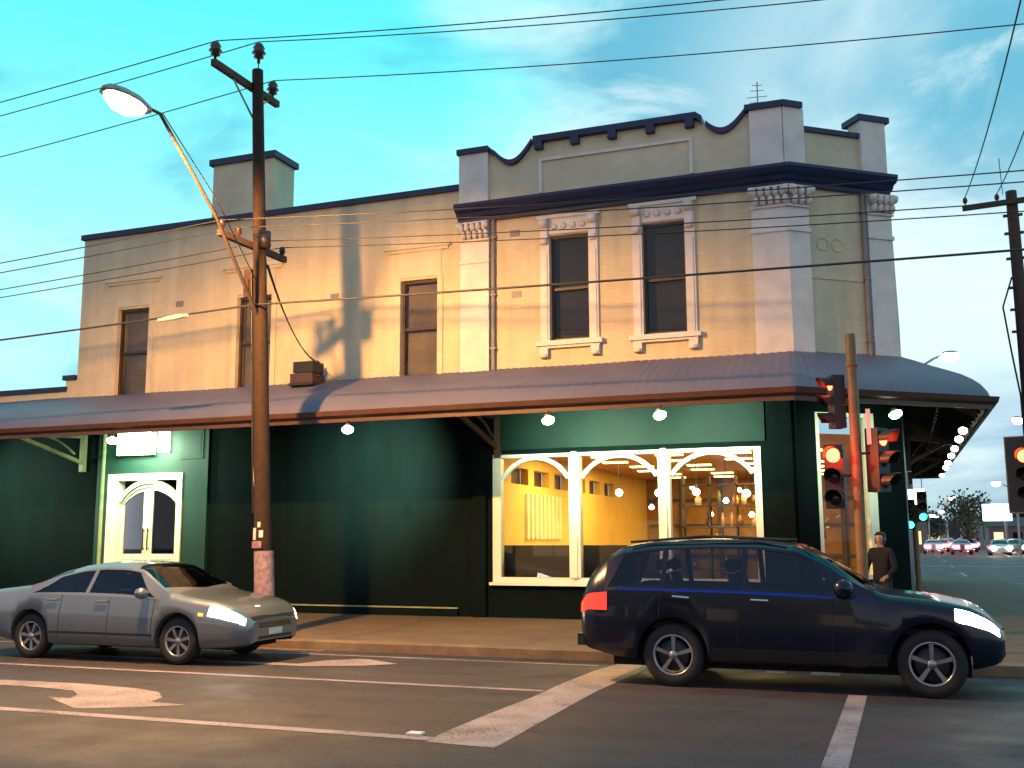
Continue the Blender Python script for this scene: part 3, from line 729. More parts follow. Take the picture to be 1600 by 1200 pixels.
# back shelves and cabinets
shf = thing('shelving_unit', (-3.8, 28, .18), 'dark open shelving with jars seen through the right hand shop window', 'shelves')
b = MB()
for x in (-5.6, -4.9, -4.2, -3.5, -2.8, -2.1): b.box(x, x+.05, 27.4, 27.7, .18, 3.35)
for z in (.9, 1.45, 2.0, 2.55, 3.1): b.box(-5.6, -2.1, 27.4, 27.7, z, z+.04)
b.build('frame', 'shelf', shf)
random.seed(3)
jm = [mat('jar_%s' % n_, c, .3, var=.2) for n_, c in (('amber', (.5, .22, .04)), ('white', (.6, .5, .35)), ('green', (.12, .2, .06)), ('brown', (.15, .06, .02)))]
for k in range(30):
    z = random.choice((.94, 1.49, 2.04, 2.59)); x = random.uniform(-5.45, -2.25); r = random.uniform(.04, .11); h = random.uniform(.16, .38)
    x = min(max(x, -5.4), -2.2)
    b = MB(); b.lathe((x, 27.5, z), [(0, 0), (r, 0), (r, h*.7), (r*.55, h*.85), (r*.55, h), (0, h)], seg=10)
    tag(b.build('jar', jm[k % 4]), 'one of the small jars and bottles standing on the cafe shelves', 'jar', 'jars on the cafe shelves')
# counter plant
pl = thing('potted_plant', (-2.3, 25.2, .18), 'dark bushy plant in a pot inside the right hand shop window', 'plant')
b = MB(); b.lathe((-2.3, 25.2, .18), [(0, 0), (.2, 0), (.28, .5), (.24, .5), (.2, .45), (0, .45)], seg=14); b.build('pot', 'signw', pl)
b = MB(); b.tube([(-2.3, 25.2, .6), (-2.28, 25.2, 1.2), (-2.34, 25.2, 1.7)], .03, 6); b.build('stem', 'timber', pl)
b = MB()
for k in range(170):
    c = Vector((random.gauss(-2.3, .28), random.gauss(25.2, .25), random.gauss(2.15, .26))); d = Vector((random.gauss(0, 1), random.gauss(0, 1), random.gauss(0, 1))).normalized(); e = d.orthogonal().normalized()
    b.add([tuple(c-d*.09), tuple(c+e*.035), tuple(c+d*.09), tuple(c-e*.035)], [(0, 1, 2, 3)])
M['leaf'] = mat('dark_leaf', (.05, .06, .02), .6, var=.4, scale=5)
b.build('crown', 'leaf', pl)
# pendant lamps and ceiling panels
PEND = [(-7.0, 22.6, 2.78, 'nearest the slatted wall'), (-6.45, 24.2, 2.85, 'in the middle shop window beside the ochre wall'), (-5.35, 23.6, 2.80, 'just left of the second window mullion'), (-4.55, 24.0, 2.82, 'left of the shelving in the right hand pane'), (-3.25, 22.9, 2.72, 'closest to the right hand window frame')]
for x, y, z, lab in PEND:
    p_ = thing('pendant_lamp', (x, y, z), 'warm glowing bulb on a thin flex, %s' % lab, 'pendant lamp', 'pendant bulbs hanging in the cafe')
    b = MB(); b.tube([(x, y, z+.1), (x, y, RZ-.01)], .008, 5); b.build('flex', 'black', p_)
    b = MB(); b.lathe((x, y, z+.05), [(0, .0), (.03, .0), (.03, .08), (0, .08)], seg=8); b.build('socket', 'black', p_)
    b = MB(); b.lathe((x, y, z-.08), [(0, -.04), (.065, -.01), (.095, .05), (.065, .11), (.02, .13)], seg=12); b.build('bulb', 'bulb', p_)
kk = 0
ROWN = ('first', 'second', 'third', 'fourth', 'fifth', 'sixth', 'seventh')
for iy, y in enumerate((22.6, 24.4, 26.3, 28.2, 30.1, 32.0, 33.9)):
    for ix, x in enumerate((-7.1, -5.5, -3.9, -2.3)):
        x += .25*(iy % 2)
        b = MB(); b.box(x-.32, x+.32, y-.11, y+.11, RZ-.035, RZ-.004)
        coln = ('leftmost', 'second from left', 'third from left', 'rightmost')[ix]
        tag(b.build('ceiling_panel_light', 'troffer'), 'warm ceiling light, %s in the %s row back from the shop window' % (coln, ROWN[iy]), 'ceiling light', 'oblong lights on the cafe ceiling')
for x, y in ((-6.8, 23.5), (-3.6, 23.6), (-6.6, 27.6), (-3.2, 27.0), (-5.0, 32.0)):
    lamp('AREA', 'cafe_light', (x, y, RZ-.06), (x, y, 0), 200, (1, .68, .26), (1.6, 1.6))
SPK = [(-6.2, 26.5, 2.52, 'low in the middle pane'), (-5.0, 28.4, 2.36, 'just right of the second window mullion'), (-4.1, 25.4, 2.62, 'bluish white, left of the pendant in the right pane'), (-3.55, 25.8, 2.28, 'below the pendant in the right pane'), (-3.1, 25.0, 2.05, 'lowest in the right pane'), (-5.9, 30.5, 3.2, 'high at the back of the middle pane'), (-4.6, 31.0, 3.12, 'high at the back of the right pane')]
for q, (x, y, z, lab) in enumerate(SPK):
    t_ = thing('wall_lamp', (x, y, z), 'small bright bulb inside the cafe, %s' % lab, 'lamp', 'small bulbs inside the cafe')
    b = MB(); b.lathe((x, y, z), [(0, -.06), (.05, -.04), (.075, 0), (.05, .05), (.02, .08)], (0, 0, 1), 10); b.build('bulb', 'bulb' if q != 2 else 'coolbulb', t_)
    b = MB(); b.tube([(x, y, z+.08), (x, y, RZ-.01)], .008, 5); b.build('rod', 'black', t_)
lamp('POINT', 'lobby_light', (-17.3, 21.6, 2.9), None, 5, (1, .5, .12), .05)

# ================================================================== LIGHTS UNDER THE VERANDAH
FL = [(-15.62, 17.32, 'beside the lit sign over the cream double doors'), (-9.96, 17.32, 'over the blank green wall by the timber pole'), (-5.90, 17.34, 'over the left part of the shop window'), (-3.88, 17.35, 'over the right part of the shop window'), (-.10, 18.80, 'over the splayed corner, right of the signal pole'), (-21.9, 17.3, 'beyond the left edge of the doors')]
def floodlight(x, y, z, d, label, spot=0, tgt=None, s=1.0):
    t_ = thing('floodlight', (x, y, z), label, 'floodlight', 'floodlights under the verandah')
    d = Vector(d).normalized()
    b = MB(); c = Vector((x, y, z)); b.tube([c+Vector((0, 0, .17)), c], .012, 6); b.bar(c+Vector((-.1, 0, .02)), c+Vector((.1, 0, .02)), .02); b.build('mounting_arm', 'black', t_)
    b = MB(); b.lathe(c, [(a_*s, h_*s) for a_, h_ in ((0, -.13), (.05, -.12), (.09, -.05), (.135, .0), (.14, .0), (.14, .015))], d, 16); b.build('housing', 'signw', t_)
    b = MB(); b.lathe(c, [(a_*s, h_*s) for a_, h_ in ((0, .095), (.08, .085), (.125, .05), (.135, .0))], d, 16); b.build('lens', 'flood', t_)
    if spot: lamp('SPOT', 'floodlight_beam', tuple(c+d*.16), tgt, spot, (.72, 1, .70), .05, 80, 1.0)
    return t_
for i, (x, y, lab) in enumerate(FL):
    d = (.25, .35, -.75) if i != 4 else (-.1, .2, -.9)
    d = (.05, -.35, -.9) if i == 4 else (.10, .28, -.95)
    tx = (x+.3, x-.75, x-.2, x+.4, x-.9, x+1.2)[i]
    floodlight(x, y, 3.84, (.3, -.42, -.86), 'small floodlight under the verandah edge, %s' % lab, (1500, 2300, 1300, 1300, 300, 1500)[i] if i else 380, (tx, 20.0 if i != 4 else 20.7, (3.3, 3.2, 3.7, 3.7, 3.3, 2.8)[i]), .82)
ys = [22.42, 24.4, 27.0, 29.4, 32.2, 34.4, 38.9]
ords = ['first (nearest)', 'second', 'third', 'fourth', 'fifth', 'sixth', 'seventh (farthest)']
for q, y in enumerate(ys):
    floodlight(1.13+.004*(y-22), y, 3.84, (.0, -.75, -.65), 'round floodlight under the side street verandah, %s of seven' % ords[q], 40 if q in (0, 3, 6) else 0, (.3, y+.5, 2.2), .62)
# lit sign over doors
sg = thing('lit_sign', (-17.0, 19.85, 3.72), 'small glowing white sign box above the cream arched doors', 'sign')
b = MB(); b.box(-17.64, -16.62, 19.72, 19.895, 3.74, 4.34); b.build('sign_box', 'signw', sg)
b = MB(); b.box(-17.61, -16.65, 19.705, 19.72, 3.77, 4.31); b.build('sign_face', 'signlit', sg)
b = MB(); b.box(-16.50, -16.22, 19.80, 19.895, 3.80, 4.28); b.build('side_panel', 'signlit', sg)
lamp('AREA', 'sign_glow', (-16.8, 19.2, 4.0), (-16.8, 20.2, 3.4), 120, (.72, 1, .66), (.9, .3))
lamp('SPOT', 'door_light', (-16.9, 18.3, 3.9), (-17.0, 20, 2.4), 420, (.85, 1, .5), .08, 95, .9)  # fill spot with no fixture, added to brighten the doors
lamp('SPOT', 'window_frame_light', (-5.4, 18.1, 3.9), (-5.4, 20, 2.4), 260, (.95, 1, .55), .08, 125, .9)  # added fill with no fixture, lifts the shop window frame

# side street hanging sign, lit
hs = thing('hanging_sign', (.3, 30, 2.4), 'glowing white box sign hung under the side street verandah', 'sign')
b = MB(); b.box(.02, .46, 29.9, 30.06, 2.46, 3.0); b.build('sign_face', 'signlit', hs)
b = MB(); b.bar((.08, 29.98, 3.0), (.08, 29.98, 4.5), .02); b.bar((.4, 29.98, 3.0), (.4, 29.98, 4.4), .02); b.build('hanger', 'black', hs)

# ================================================================== POWER POLES
PX, PY = -10.7, 15.1
def PLX(z): return -10.20-.05*z
pp = thing('power_pole', (PX, PY, .15), 'tall brown timber power pole with two crossarms at the kerb', 'power pole')
b = MB(); b.tube([(PLX(-.1), PY, -.1), (PLX(2.5), PY, 2.5), (PLX(6), PY, 6), (PLX(10.28), PY, 10.28)], [.155, .14, .12, .10], 14); b.build('pole', 'timber', pp)
b = MB(); b.tube([(PLX(.15)+.03, PY-.02, .15), (PLX(1.55)+.03, PY-.02, 1.55)], [.175, .165], 14, False); b.build('white_wrap', 'paper', pp)
for (a0, z0, h_, w_) in ((196, 2.35, .60, .07), (262, 1.60, .12, .20), (292, 1.78, .12, .07), (280, 1.95, .09, .05), (240, 1.74, .2, .10)):
    a_ = R(a0); cx, cy = PLX(z0)+.152*math.cos(a_), PY+.152*math.sin(a_); u = Vector((-math.sin(a_), math.cos(a_), 0))*w_/2; nn = Vector((math.cos(a_), math.sin(a_), 0))*.008
    b = MB(); q = [Vector((cx, cy, z0))-u, Vector((cx, cy, z0))+u, Vector((cx, cy, z0+h_))+u, Vector((cx, cy, z0+h_))-u]
    b.add([tuple(p) for p in q]+[tuple(p+nn) for p in q], [(0, 1, 2, 3), (7, 6, 5, 4), (0, 4, 5, 1), (1, 5, 6, 2), (2, 6, 7, 3), (3, 7, 4, 0)])
    b.build('notice', 'signw' if w_ < .15 else 'paper', pp)
def insulator(mb, x, y, z, s=1): mb.lathe((x, y, z), [(0, 0), (.02*s, 0), (.02*s, .06*s), (.07*s, .08*s), (.05*s, .12*s), (.095*s, .14*s), (.06*s, .19*s), (.08*s, .21*s), (.045*s, .27*s), (0, .28*s)], seg=10)
b = MB(); b.bar((PX-.12, 13.95, 9.95), (PX-.12, 15.92, 9.97), .10, .12); ca = b.build('crossarm', 'timber_dark', pp)
b = MB(); b.bar((PX-.12, 14.5, 9.92), (PX-.05, 15.05, 9.35), .025); b.bar((PX-.12, 15.6, 9.92), (PX-.05, 15.15, 9.55), .025); b.build('brace', 'steel', ca)
for y, z in ((14.0, 10.0), (15.75, 10.02)):
    b = MB(); insulator(b, PX-.12, y, z, 1.25); b.build('insulator', 'porcelain', ca)
b = MB(); b.tube([(PX, PY, 10.28), (PX, PY, 10.5)], .012, 6); insulator(b, PX, PY, 10.42, 1.4); b.build('insulator', 'porcelain', pp)
LX = PLX(6.9)
b = MB(); b.bar((LX-.14, 14.12, 6.93), (LX-.14, 16.12, 6.95), .09, .11); cb_ = b.build('crossarm', 'timber_dark', pp)
b = MB(); b.bar((LX-.14, 14.6, 6.9), (LX-.08, 15.02, 6.4), .02); b.build('brace', 'steel', cb_)
for y in (14.18, 14.65, 15.55, 16.02):
    b = MB(); insulator(b, LX-.14, y, 6.97, .75); b.build('insulator', 'porcelain', cb_)
b = MB(); b.lathe((LX+.14, PY-.06, 7.0), [(0, -.14), (.11, -.14), (.11, .16), (0, .17)], seg=12); b.build('fuse_box', 'black', pp)
b = MB(); b.box(LX-.24, LX-.10, PY-.10, PY+.08, 6.0, 6.5); b.box(LX-.22, LX-.12, PY-.14, PY-.10, 6.1, 6.3); b.build('switch_box', 'porcelain', pp)
b = MB(); b.tube([(PLX(z)-.13-.01*(6.5-z)/4, PY-.07, z) for z in (6.5, 5.6, 4.2, 2.2)], .02, 6); b.build('pole_conduit', 'black', pp)
# street lamp outreach
sl_ = thing('street_lamp', (PLX(5.6), PY, 5.6), 'bright sodium street lamp on a long raked arm fixed to the timber pole', 'street lamp')
a0 = Vector((PLX(5.65), PY-.11, 5.65)); a1 = Vector((-10.22, 13.4, 6.95)); a2 = Vector((LAMP[0]-.02, LAMP[1]+.6, 7.86)); a3 = Vector((LAMP[0], LAMP[1]+.25, 7.83))
b = MB(); b.tube([a0, a1, a2, a3], [.034, .03, .026, .025], 8); b.tube([a0+Vector((.0, 0, .55)), a1+Vector((0, .0, .28)), a2+Vector((0, .05, .03))], .009, 6); b.build('arm', 'lamp_arm', sl_)
b = MB()
for sx in range(1):
    n = 14; vs = []; secs = [(.34, .05, .04), (.28, .11, .09), (.0, .19, .13), (-.27, .20, .12), (-.47, .15, .09), (-.56, .03, .03)]
    for (yy, rx, rz) in secs:
        for k in range(n):
            a_ = 2*math.pi*k/n; vs.append((LAMP[0]+rx*math.cos(a_), LAMP[1]+yy, LAMP[2]+.13+max(-.02, rz*math.sin(a_))))
    b.add(vs, [(i*n+k, i*n+(k+1) % n, (i+1)*n+(k+1) % n, (i+1)*n+k) for i in range(len(secs)-1) for k in range(n)]+[tuple(range(n)), tuple(range(5*n, 6*n))], True)
b.build('lamp_head', 'steel', sl_)
b = MB(); n = 14; vs = []; secs = [(.24, .03, .02), (.16, .12, .10), (-.04, .175, .18), (-.26, .175, .18), (-.42, .12, .12), (-.5, .02, .02)]
for (yy, rx, rz) in secs:
    for k in range(n):
        a_ = 2*math.pi*k/n; vs.append((LAMP[0]+rx*math.cos(a_), LAMP[1]+yy, LAMP[2]+.10+min(.0, rz*math.sin(a_))))
b.add(vs, [(i*n+k, i*n+(k+1) % n, (i+1)*n+(k+1) % n, (i+1)*n+k) for i in range(len(secs)-1) for k in range(n)], True)
lb = b.build('lamp_bowl', 'sodium', sl_)
# wires
def wire(name, p, q, sag, label, cat='power line', grp='overhead wires', r=.010, m='cable', n=40, mid=None):
    p = Vector(p); q = Vector(q); pts = []
    for i in range(n+1):
        t = i/n; v = p.lerp(q, t); v.z -= 4*sag*t*(1-t); pts.append(v)
    if mid is not None:                                     # continues past the pole to the next one
        q2, s2 = mid; q2 = Vector(q2)
        for i in range(1, n+1):
            t = i/n; v = q.lerp(q2, t); v.z -= 4*s2*t*(1-t); pts.append(v)
    b = MB(); b.tube(pts, r, 5)
    return tag(b.build(name, m), label, cat, grp)
G = 'overhead wires'
wire('power_line', (-52, 14.0, 10.35), (PX-.1, 14.0, 10.36), .8, 'high voltage wire over the kerb side end of the top crossarm, nearest the road', mid=((36, 14.2, 10.2), 1.55))
wire('power_line', (-52, 15.1, 10.8), (PX, 15.1, 10.84), .9, 'high voltage wire on the insulator at the very tip of the timber pole', mid=((36, 14.9, 10.3), 1.6))
wire('power_line', (-52, 15.8, 10.3), (PX-.1, 15.75, 10.38), 1.0, 'high voltage wire on the building side end of the top crossarm', mid=((36, 15.6, 9.5), 1.35))
for y, lab, dz in ((14.18, 'nearest the road', 0), (14.65, 'second from the road', .0), (15.55, 'second from the building', .0), (16.02, 'nearest the building', 0)):
    wire('power_line', (-52, y+.0, 6.9), (LX-.14, y, 7.16), .55, 'low voltage wire on the lower crossarm, %s' % lab, mid=((36, y, 7.0), .95))
wire('telecom_cable', (-52, 14.92, 5.45), (PLX(5.8), 14.94, 5.82), .32, 'thick black telephone cable sagging across the cream wall, lowest of the wires', 'cable', r=.019, mid=((36, 14.9, 5.75), .35))
b = MB(); b.tube([(-12.55, 14.92, 5.70), (-12.15, 14.92, 5.73), (-11.9, 14.92, 5.745)], [.03, .05, .025], 8); tag(b.build('cable_joint', 'signw'), 'pale splice joint on the telephone cable left of the timber pole', 'cable joint')
wire('service_cable', (LX+.1, 15.15, 6.65), (-12.0, 19.35, 5.62), .28, 'left one of the two service cables from the pole to the dark box', 'cable', r=.012)
wire('service_cable', (LX+.12, 15.2, 6.6), (-11.92, 19.38, 5.60), .36, 'right one of the two service cables from the pole to the dark box', 'cable', r=.012)
# service box on the verandah
sb = thing('service_box', (-12.25, 19.5, 5.1), 'dark two tier metal equipment box on the verandah roof against the cream wall', 'equipment box')
b = MB(); b.box(-12.50, -12.0, 19.3, 19.75, 5.38, 5.62); b.build('upper_housing', 'black', sb)
b = MB(); b.box(-12.54, -11.97, 19.25, 19.75, 5.14, 5.35); b.build('lower_housing', 'sash', sb)
b = MB(); b.box(-12.45, -12.05, 19.32, 19.7, 5.35, 5.38); b.box(-12.56, -11.95, 19.22, 19.78, 5.08, 5.14); b.build('frame', 'black', sb)
b = MB(); b.tube([(-11.93, 19.38, 5.62), (-11.8, 19.4, 5.5), (-11.85, 19.42, 5.3), (-12.0, 19.45, 5.25)], .018, 6); b.build('cable_loop', 'black', sb)
# roof aerial
ae = thing('roof_aerial', (-2.46, 21, 9.1), 'thin television aerial behind the parapet scroll near the splayed corner', 'aerial')
b = MB(); b.tube([(-2.46, 21, 9.1), (-2.44, 21, 11.2)], .015, 6); b.build('mast', 'steel', ae)
b = MB()
for z, w_ in ((11.12, .10), (11.0, .13), (10.86, .2), (10.74, .16)): b.tube([(-2.45-w_, 20.95, z), (-2.45+w_, 21.05, z+.02)], .008, 5)
b.build('element', 'steel', ae)

# right hand power pole
QX, QY = 3.12, 30.0
qp = thing('power_pole', (QX, QY, .15), 'dark power pole with a wide crossarm at the right edge beside the side street', 'power pole')
b = MB(); b.tube([(QX+.1, QY, -.1), (QX+.05, QY, 5), (QX, QY, 11.0)], [.21, .18, .14], 12); b.build('pole', 'timber_dark', qp)
b = MB(); b.bar((1.88, QY-.15, 10.62), (4.4, QY-.15, 10.72), .11, .14); cc = b.build('crossarm', 'timber_dark', qp)
for x in (1.96, 2.75, 3.6, 4.3):
    b = MB(); insulator(b, x, QY-.15, 10.7, .8); b.build('insulator', 'porcelain', cc)
b = MB()
for z in (10.3, 9.8, 9.1, 8.3, 7.7, 7.1): b.box(QX-.24, QX+.24, QY-.05, QY+.05, z, z+.06)
b.build('step_bolt', 'black', qp)
b = MB(); b.tube([(QX-.15, QY-.1, 8.6), (QX-.42, QY-.12, 7.8), (QX-.3, QY-.12, 6.6), (QX-.16, QY-.12, 5.4), (QX-.14, QY-.12, 3)], .025, 6); b.build('pole_conduit', 'black', qp)
for x, x2, lab in ((1.96, 2.05, 'leftmost'), (2.75, 2.2, 'second from left'), (3.6, 6.0, 'third from left')):
    wire('power_line', (x, QY-.15, 10.92), (x2, -8, 11.3 if x < 2.5 else 10.6), 1.6, 'side street wire climbing overhead from the right pole crossarm, %s' % lab, r=.014)
wire('power_line', (2.26, 23.5, 9.75), (2.9, QY-.15, 10.9), .02, 'short jumper wire in a V between the side street wires by the right pole', r=.010)

# ================================================================== TRAFFIC SIGNALS
def signal_head(root, x, y, z, rz, lit, board=True, s=1.0, side_lens=None):
    """three-aspect head; z = top lens centre, faces direction rz (0 = towards -Y)"""
    c, sn = math.cos(rz), math.sin(rz); fr = (x, y, c, sn)
    h = MB(fr); h.box(-.13*s, .13*s, 0, .2*s, z-.74*s, z+.15*s)
    hd = h.build('signal_head', 'black', root)
    if board:
        bb = MB(fr); bb.box(-.26*s, .26*s, .01, .03, z-.88*s, z+.30*s); bb.build('backing_board', 'black', hd)
        bb = MB(fr)
        for q in ((-.28*s, -.26*s, z-.9*s, z+.32*s), (.26*s, .28*s, z-.9*s, z+.32*s)): bb.box(q[0], q[1], .008, .032, q[2], q[3])
        bb.box(-.26*s, .26*s, .008, .032, z+.30*s, z+.32*s); bb.box(-.26*s, .26*s, .008, .032, z-.9*s, z-.88*s)
        bb.build('board_edge', M['board_edge'], hd)
    for k in range(3):
        zz = z-.3*s*k
        l = MB(fr); l.lathe((0, -.0, zz), [(0, .03*s), (.06*s, .025*s), (.10*s, .0)], (0, -1, 0), 16)
        l.build('lens', lit if (k == 0 and lit == 'red') or (k == 2 and lit == 'green_l') else 'lens_off', hd)
        vz = MB(fr); n = 12; vs = []
        for i in range(n+1):
            a_ = R(-20+220*i/n)
            for yy, rr in ((0, .112), (-.24, .112), (-.24, .118), (0, .118)): vs.append((rr*s*math.cos(a_), yy*s*(1 if rr else 1)*(.6+.4*max(0, math.sin(a_))), zz+rr*s*math.sin(a_)))
        vz.add(vs, [(4*i+j, 4*i+(j+1) % 4, 4*i+4+(j+1) % 4, 4*i+4+j) for i in range(n) for j in range(4)])
        vz.build('visor', 'black', hd)
    return hd
M['board_edge'] = mat('faded_board_border', (.16, .10, .09), .6)
SX, SY = -.62, 15.2
ts_ = thing('traffic_signal', (SX, SY, .15), 'ochre painted signal pole with three red traffic light heads at the corner', 'traffic signal')
b = MB(); b.tube([(SX, SY, .1), (SX, SY, 4.15), (SX, SY, 4.6)], [.075, .072, .070], 14); b.lathe((SX, SY, 4.12), [(.07, 0), (.085, .01), (.085, .06), (.07, .07)], seg=14); b.build('pole', 'ochre', ts_)
b = MB(); b.tube([(SX, SY, 2.6), (SX-.3, SY, 2.6)], .02, 6); b.tube([(SX, SY, 3.6), (SX-.3, SY+.05, 3.6)], .02, 6); b.tube([(SX, SY, 2.9), (SX+.42, SY+.05, 2.9)], .02, 6); b.build('mounting_bracket', 'black', ts_)
signal_head(ts_, -.93, SY-.05, 2.88, R(-6), 'red', board=False)
signal_head(ts_, -.93, SY+.05, 3.90, R(-62), 'red', board=False, s=.85)
signal_head(ts_, -.26, SY+.05, 3.10, R(58), 'red', board=False)
b = MB(); b.box(-.47, -.41, SY-.02, SY, 3.02, 3.52); b.build('number_plate', 'signw', ts_)
lamp('POINT', 'signal_glow', (-.98, SY-.45, 2.88), None, 45, (1, .03, .01), .08)
t2 = thing('traffic_signal', (1.55, 14.5, .0), 'red traffic light with black backing board cut by the right edge', 'traffic signal')
b = MB(); b.tube([(1.62, 14.75, 0), (1.62, 14.75, 3.4)], .07, 12); b.build('pole', 'ochre', t2)
signal_head(t2, 1.42, 14.5, 2.75, R(-14), 'red', board=True, s=.8)
t3 = thing('traffic_signal', (.12, 26.4, .15), 'far traffic signal showing green below the verandah end', 'traffic signal')
b = MB(); b.tube([(.16, 26.5, .15), (.16, 26.5, 2.5)], .06, 10); b.build('pole', 'ochre', t3)
signal_head(t3, .06, 26.35, 2.50, R(-8), 'green_l', board=False, s=.8); signal_head(t3, .34, 26.35, 2.68, R(6), 'green_l', board=False, s=.8)
t4 = thing('traffic_signal', (7.6, 80, 0), 'distant green traffic signal at the right edge by the far queue', 'traffic signal')
b = MB(); b.tube([(8.55, 80, 0), (8.55, 80, 4.2)], .08, 8); b.build('pole', 'ochre', t4)
signal_head(t4, 8.5, 79.8, 3.85, 0, 'green_l', board=True, s=1.7)

# ================================================================== VEHICLES
def lerp_tab(tab, x):
    if x <= tab[0][0]: return tab[0][1]
    for (a, va), (b_, vb) in zip(tab, tab[1:]):
        if x <= b_:
            t = (x-a)/(b_-a); return va+(vb-va)*t
    return tab[-1][1]
def smooth_tab(tab, x, w=.06):
    return sum(lerp_tab(tab, x+d*w)*k for d, k in ((-1, .15), (-.5, .2), (0, .3), (.5, .2), (1, .15)))
class Car:
    def __init__(s, L, Wd, top, belt, bot, wheels, Rw, cabin, wroof, plan):
        s.L, s.W, s.top, s.belt, s.bot, s.wh, s.Rw, s.cabin, s.wroof, s.plan = L, Wd/2, top, belt, bot, wheels, Rw, cabin, wroof, plan
    def ring(s, x):
        T = smooth_tab(s.top, x); Bt = min(smooth_tab(s.belt, x), T-.035); w = s.W*lerp_tab(s.plan, x); bo = smooth_tab(s.bot, x, .03)
        c = min(1, max(0, (T-Bt-.06)/.30)); c = c*c*(3-2*c)
        wr = s.wroof/2
        y5 = w*.90*(1-c)+min(w*.93, wr)*c; z5 = (T-.025)*(1-c)+(T-.085)*c
        t5 = min(1, max(0, (T-Bt-.09)/max(.05, 1.0)))
        if c > 0:                                           # tumblehome grows with height
            hh = max(.01, T-Bt); k = min(1, hh/.55); y5 = w*.90*(1-c)+(w*.96+(wr-w*.96)*k)*c
        pts = [(w*.80, bo), (w*.955, bo+.03), (w*.99, bo+.17), (w*1.0, (bo+Bt)/2+.08), (w*.965, Bt), (y5, z5), (y5*.86, T-.015), (y5*.45, T+.008), (0, T+.012)]
        for xw in s.wh:
            d = abs(x-xw); ra = s.Rw+.055
            if d < ra:
                az = s.Rw+math.sqrt(ra*ra-d*d)
                pts = [(p[0] if i > 0 else w*.86, max(p[1], az+.012*i)) for i, p in enumerate(pts)] if True else pts
        return pts
    def S(s, x, v, side=1, off=0):
        r = s.ring(x); i = min(int(v), 7); t = v-i
        y = r[i][0]+(r[i+1][0]-r[i][0])*t; z = r[i][1]+(r[i+1][1]-r[i][1])*t
        dy = r[i+1][0]-r[i][0]; dz = r[i+1][1]-r[i][1]; l = math.hypot(dy, dz) or 1
        ny, nz = dz/l, -dy/l
        if off:
            e = .02; r2 = s.ring(x+e); y2 = r2[i][0]+(r2[i+1][0]-r2[i][0])*t; z2 = r2[i][1]+(r2[i+1][1]-r2[i][1])*t
            slope = ((y2-y)*ny+(z2-z)*nz)/e; nx = -slope; q = math.sqrt(1+nx*nx)
            return (x+off*nx/q, side*(y+off*ny/q), z+off*nz/q)
        return (x, side*y, z)
    def body(s, step=.045, side=None, screen=None):
        xs = {0.0, s.L}; x = 0
        for q in (side, screen):
            if q: xs |= set(q)
        while x < s.L: xs.add(round(x, 3)); x += step
        for e in (.008, .02, .035): xs.add(e); xs.add(s.L-e)
        for xw in s.wh:
            for a_ in range(0, 181, 12): xs.add(round(xw+(s.Rw+.0549)*math.cos(R(a_)), 3))
        xs = sorted(xs); b = MB(); n = 17; vs = []
        for x in xs:
            r = s.ring(x); row = [(x, y, z) for y, z in r]+[(x, -y, z) for y, z in reversed(r[:-1])]
            vs += row
        def gone(i, j):
            m_ = (xs[i]+xs[i+1])/2; v = j if j < 8 else 15-j
            return (side and v == 4 and side[0] < m_ < side[1]) or (screen and v > 4 and screen[0] < m_ < screen[1])
        fs = [(i*n+j, i*n+j+1, (i+1)*n+j+1, (i+1)*n+j) for i in range(len(xs)-1) for j in range(n-1) if not gone(i, j)]
        b.add(vs, fs, True); m = (len(xs)-1)*n
        b.add(vs[:n], [tuple(range(n))]); b.add(vs[m:], [tuple(range(n))])
        return b
    def patch(s, xf0, xf1, v0, v1, sides=(1, -1), off=.004, nu=10, nv=6, b=None):
        b = b or MB()
        for sd in sides:
            vs = [s.S(xf0(v)+(xf1(v)-xf0(v))*i/nu, v, sd, off) for j in range(nv+1) for v in [v0+(v1-v0)*j/nv] for i in range(nu+1)]
            b.add(vs, [(j*(nu+1)+i, j*(nu+1)+i+1, (j+1)*(nu+1)+i+1, (j+1)*(nu+1)+i) for j in range(nv) for i in range(nu)], True)
        return b
def wheel(root, x, y, Rw, sd, rimmat, spokes=7):
    """one wheel as part > tyre, rim"""
    ax = (0, sd, 0)
    b = MB(); b.lathe((x, y, Rw), [(0, -.06), (Rw*.5, -.06), (Rw*.5, -.03), (0, -.03)], ax, 20); w_ = b.build('wheel', 'black', root, local=True)
    b = MB(); b.lathe((x, y, Rw), [(Rw*.66, -.18), (Rw*.93, -.19), (Rw, -.15), (Rw, -.03), (Rw*.95, .0), (Rw*.80, .015), (Rw*.66, .0)], ax, 32); b.build('tyre', 'rubber', w_, local=True)
    b = MB(); b.lathe((x, y, Rw), [(Rw*.60, -.10), (Rw*.665, -.01), (Rw*.66, .003), (Rw*.60, -.005), (Rw*.585, -.04)], ax, 32)
    b.lathe((x, y, Rw), [(0, .0), (Rw*.12, .0), (Rw*.15, -.02), (Rw*.15, -.05)], ax, 12)
    for k in range(spokes):
        a_ = 2*math.pi*k/spokes+.3
        p0 = Vector((x+Rw*.10*math.cos(a_), y-sd*.02, Rw+Rw*.10*math.sin(a_))); p1 = Vector((x+Rw*.61*math.cos(a_), y-sd*.015, Rw+Rw*.61*math.sin(a_)))
        d = (p1-p0).normalized(); u = Vector((-d.z, 0, d.x)); vs = []
        for p, ww in ((p0, .035), (p1, .05)):
            for q in (-1, 1): vs += [tuple(p+u*q*ww*.5), tuple(p+u*q*ww*.5-Vector((0, sd*.03, 0)))]
        b.add(vs, [(0, 2, 6, 4), (1, 5, 7, 3), (0, 4, 5, 1), (2, 3, 7, 6)])
    b.build('rim', rimmat, w_, local=True)
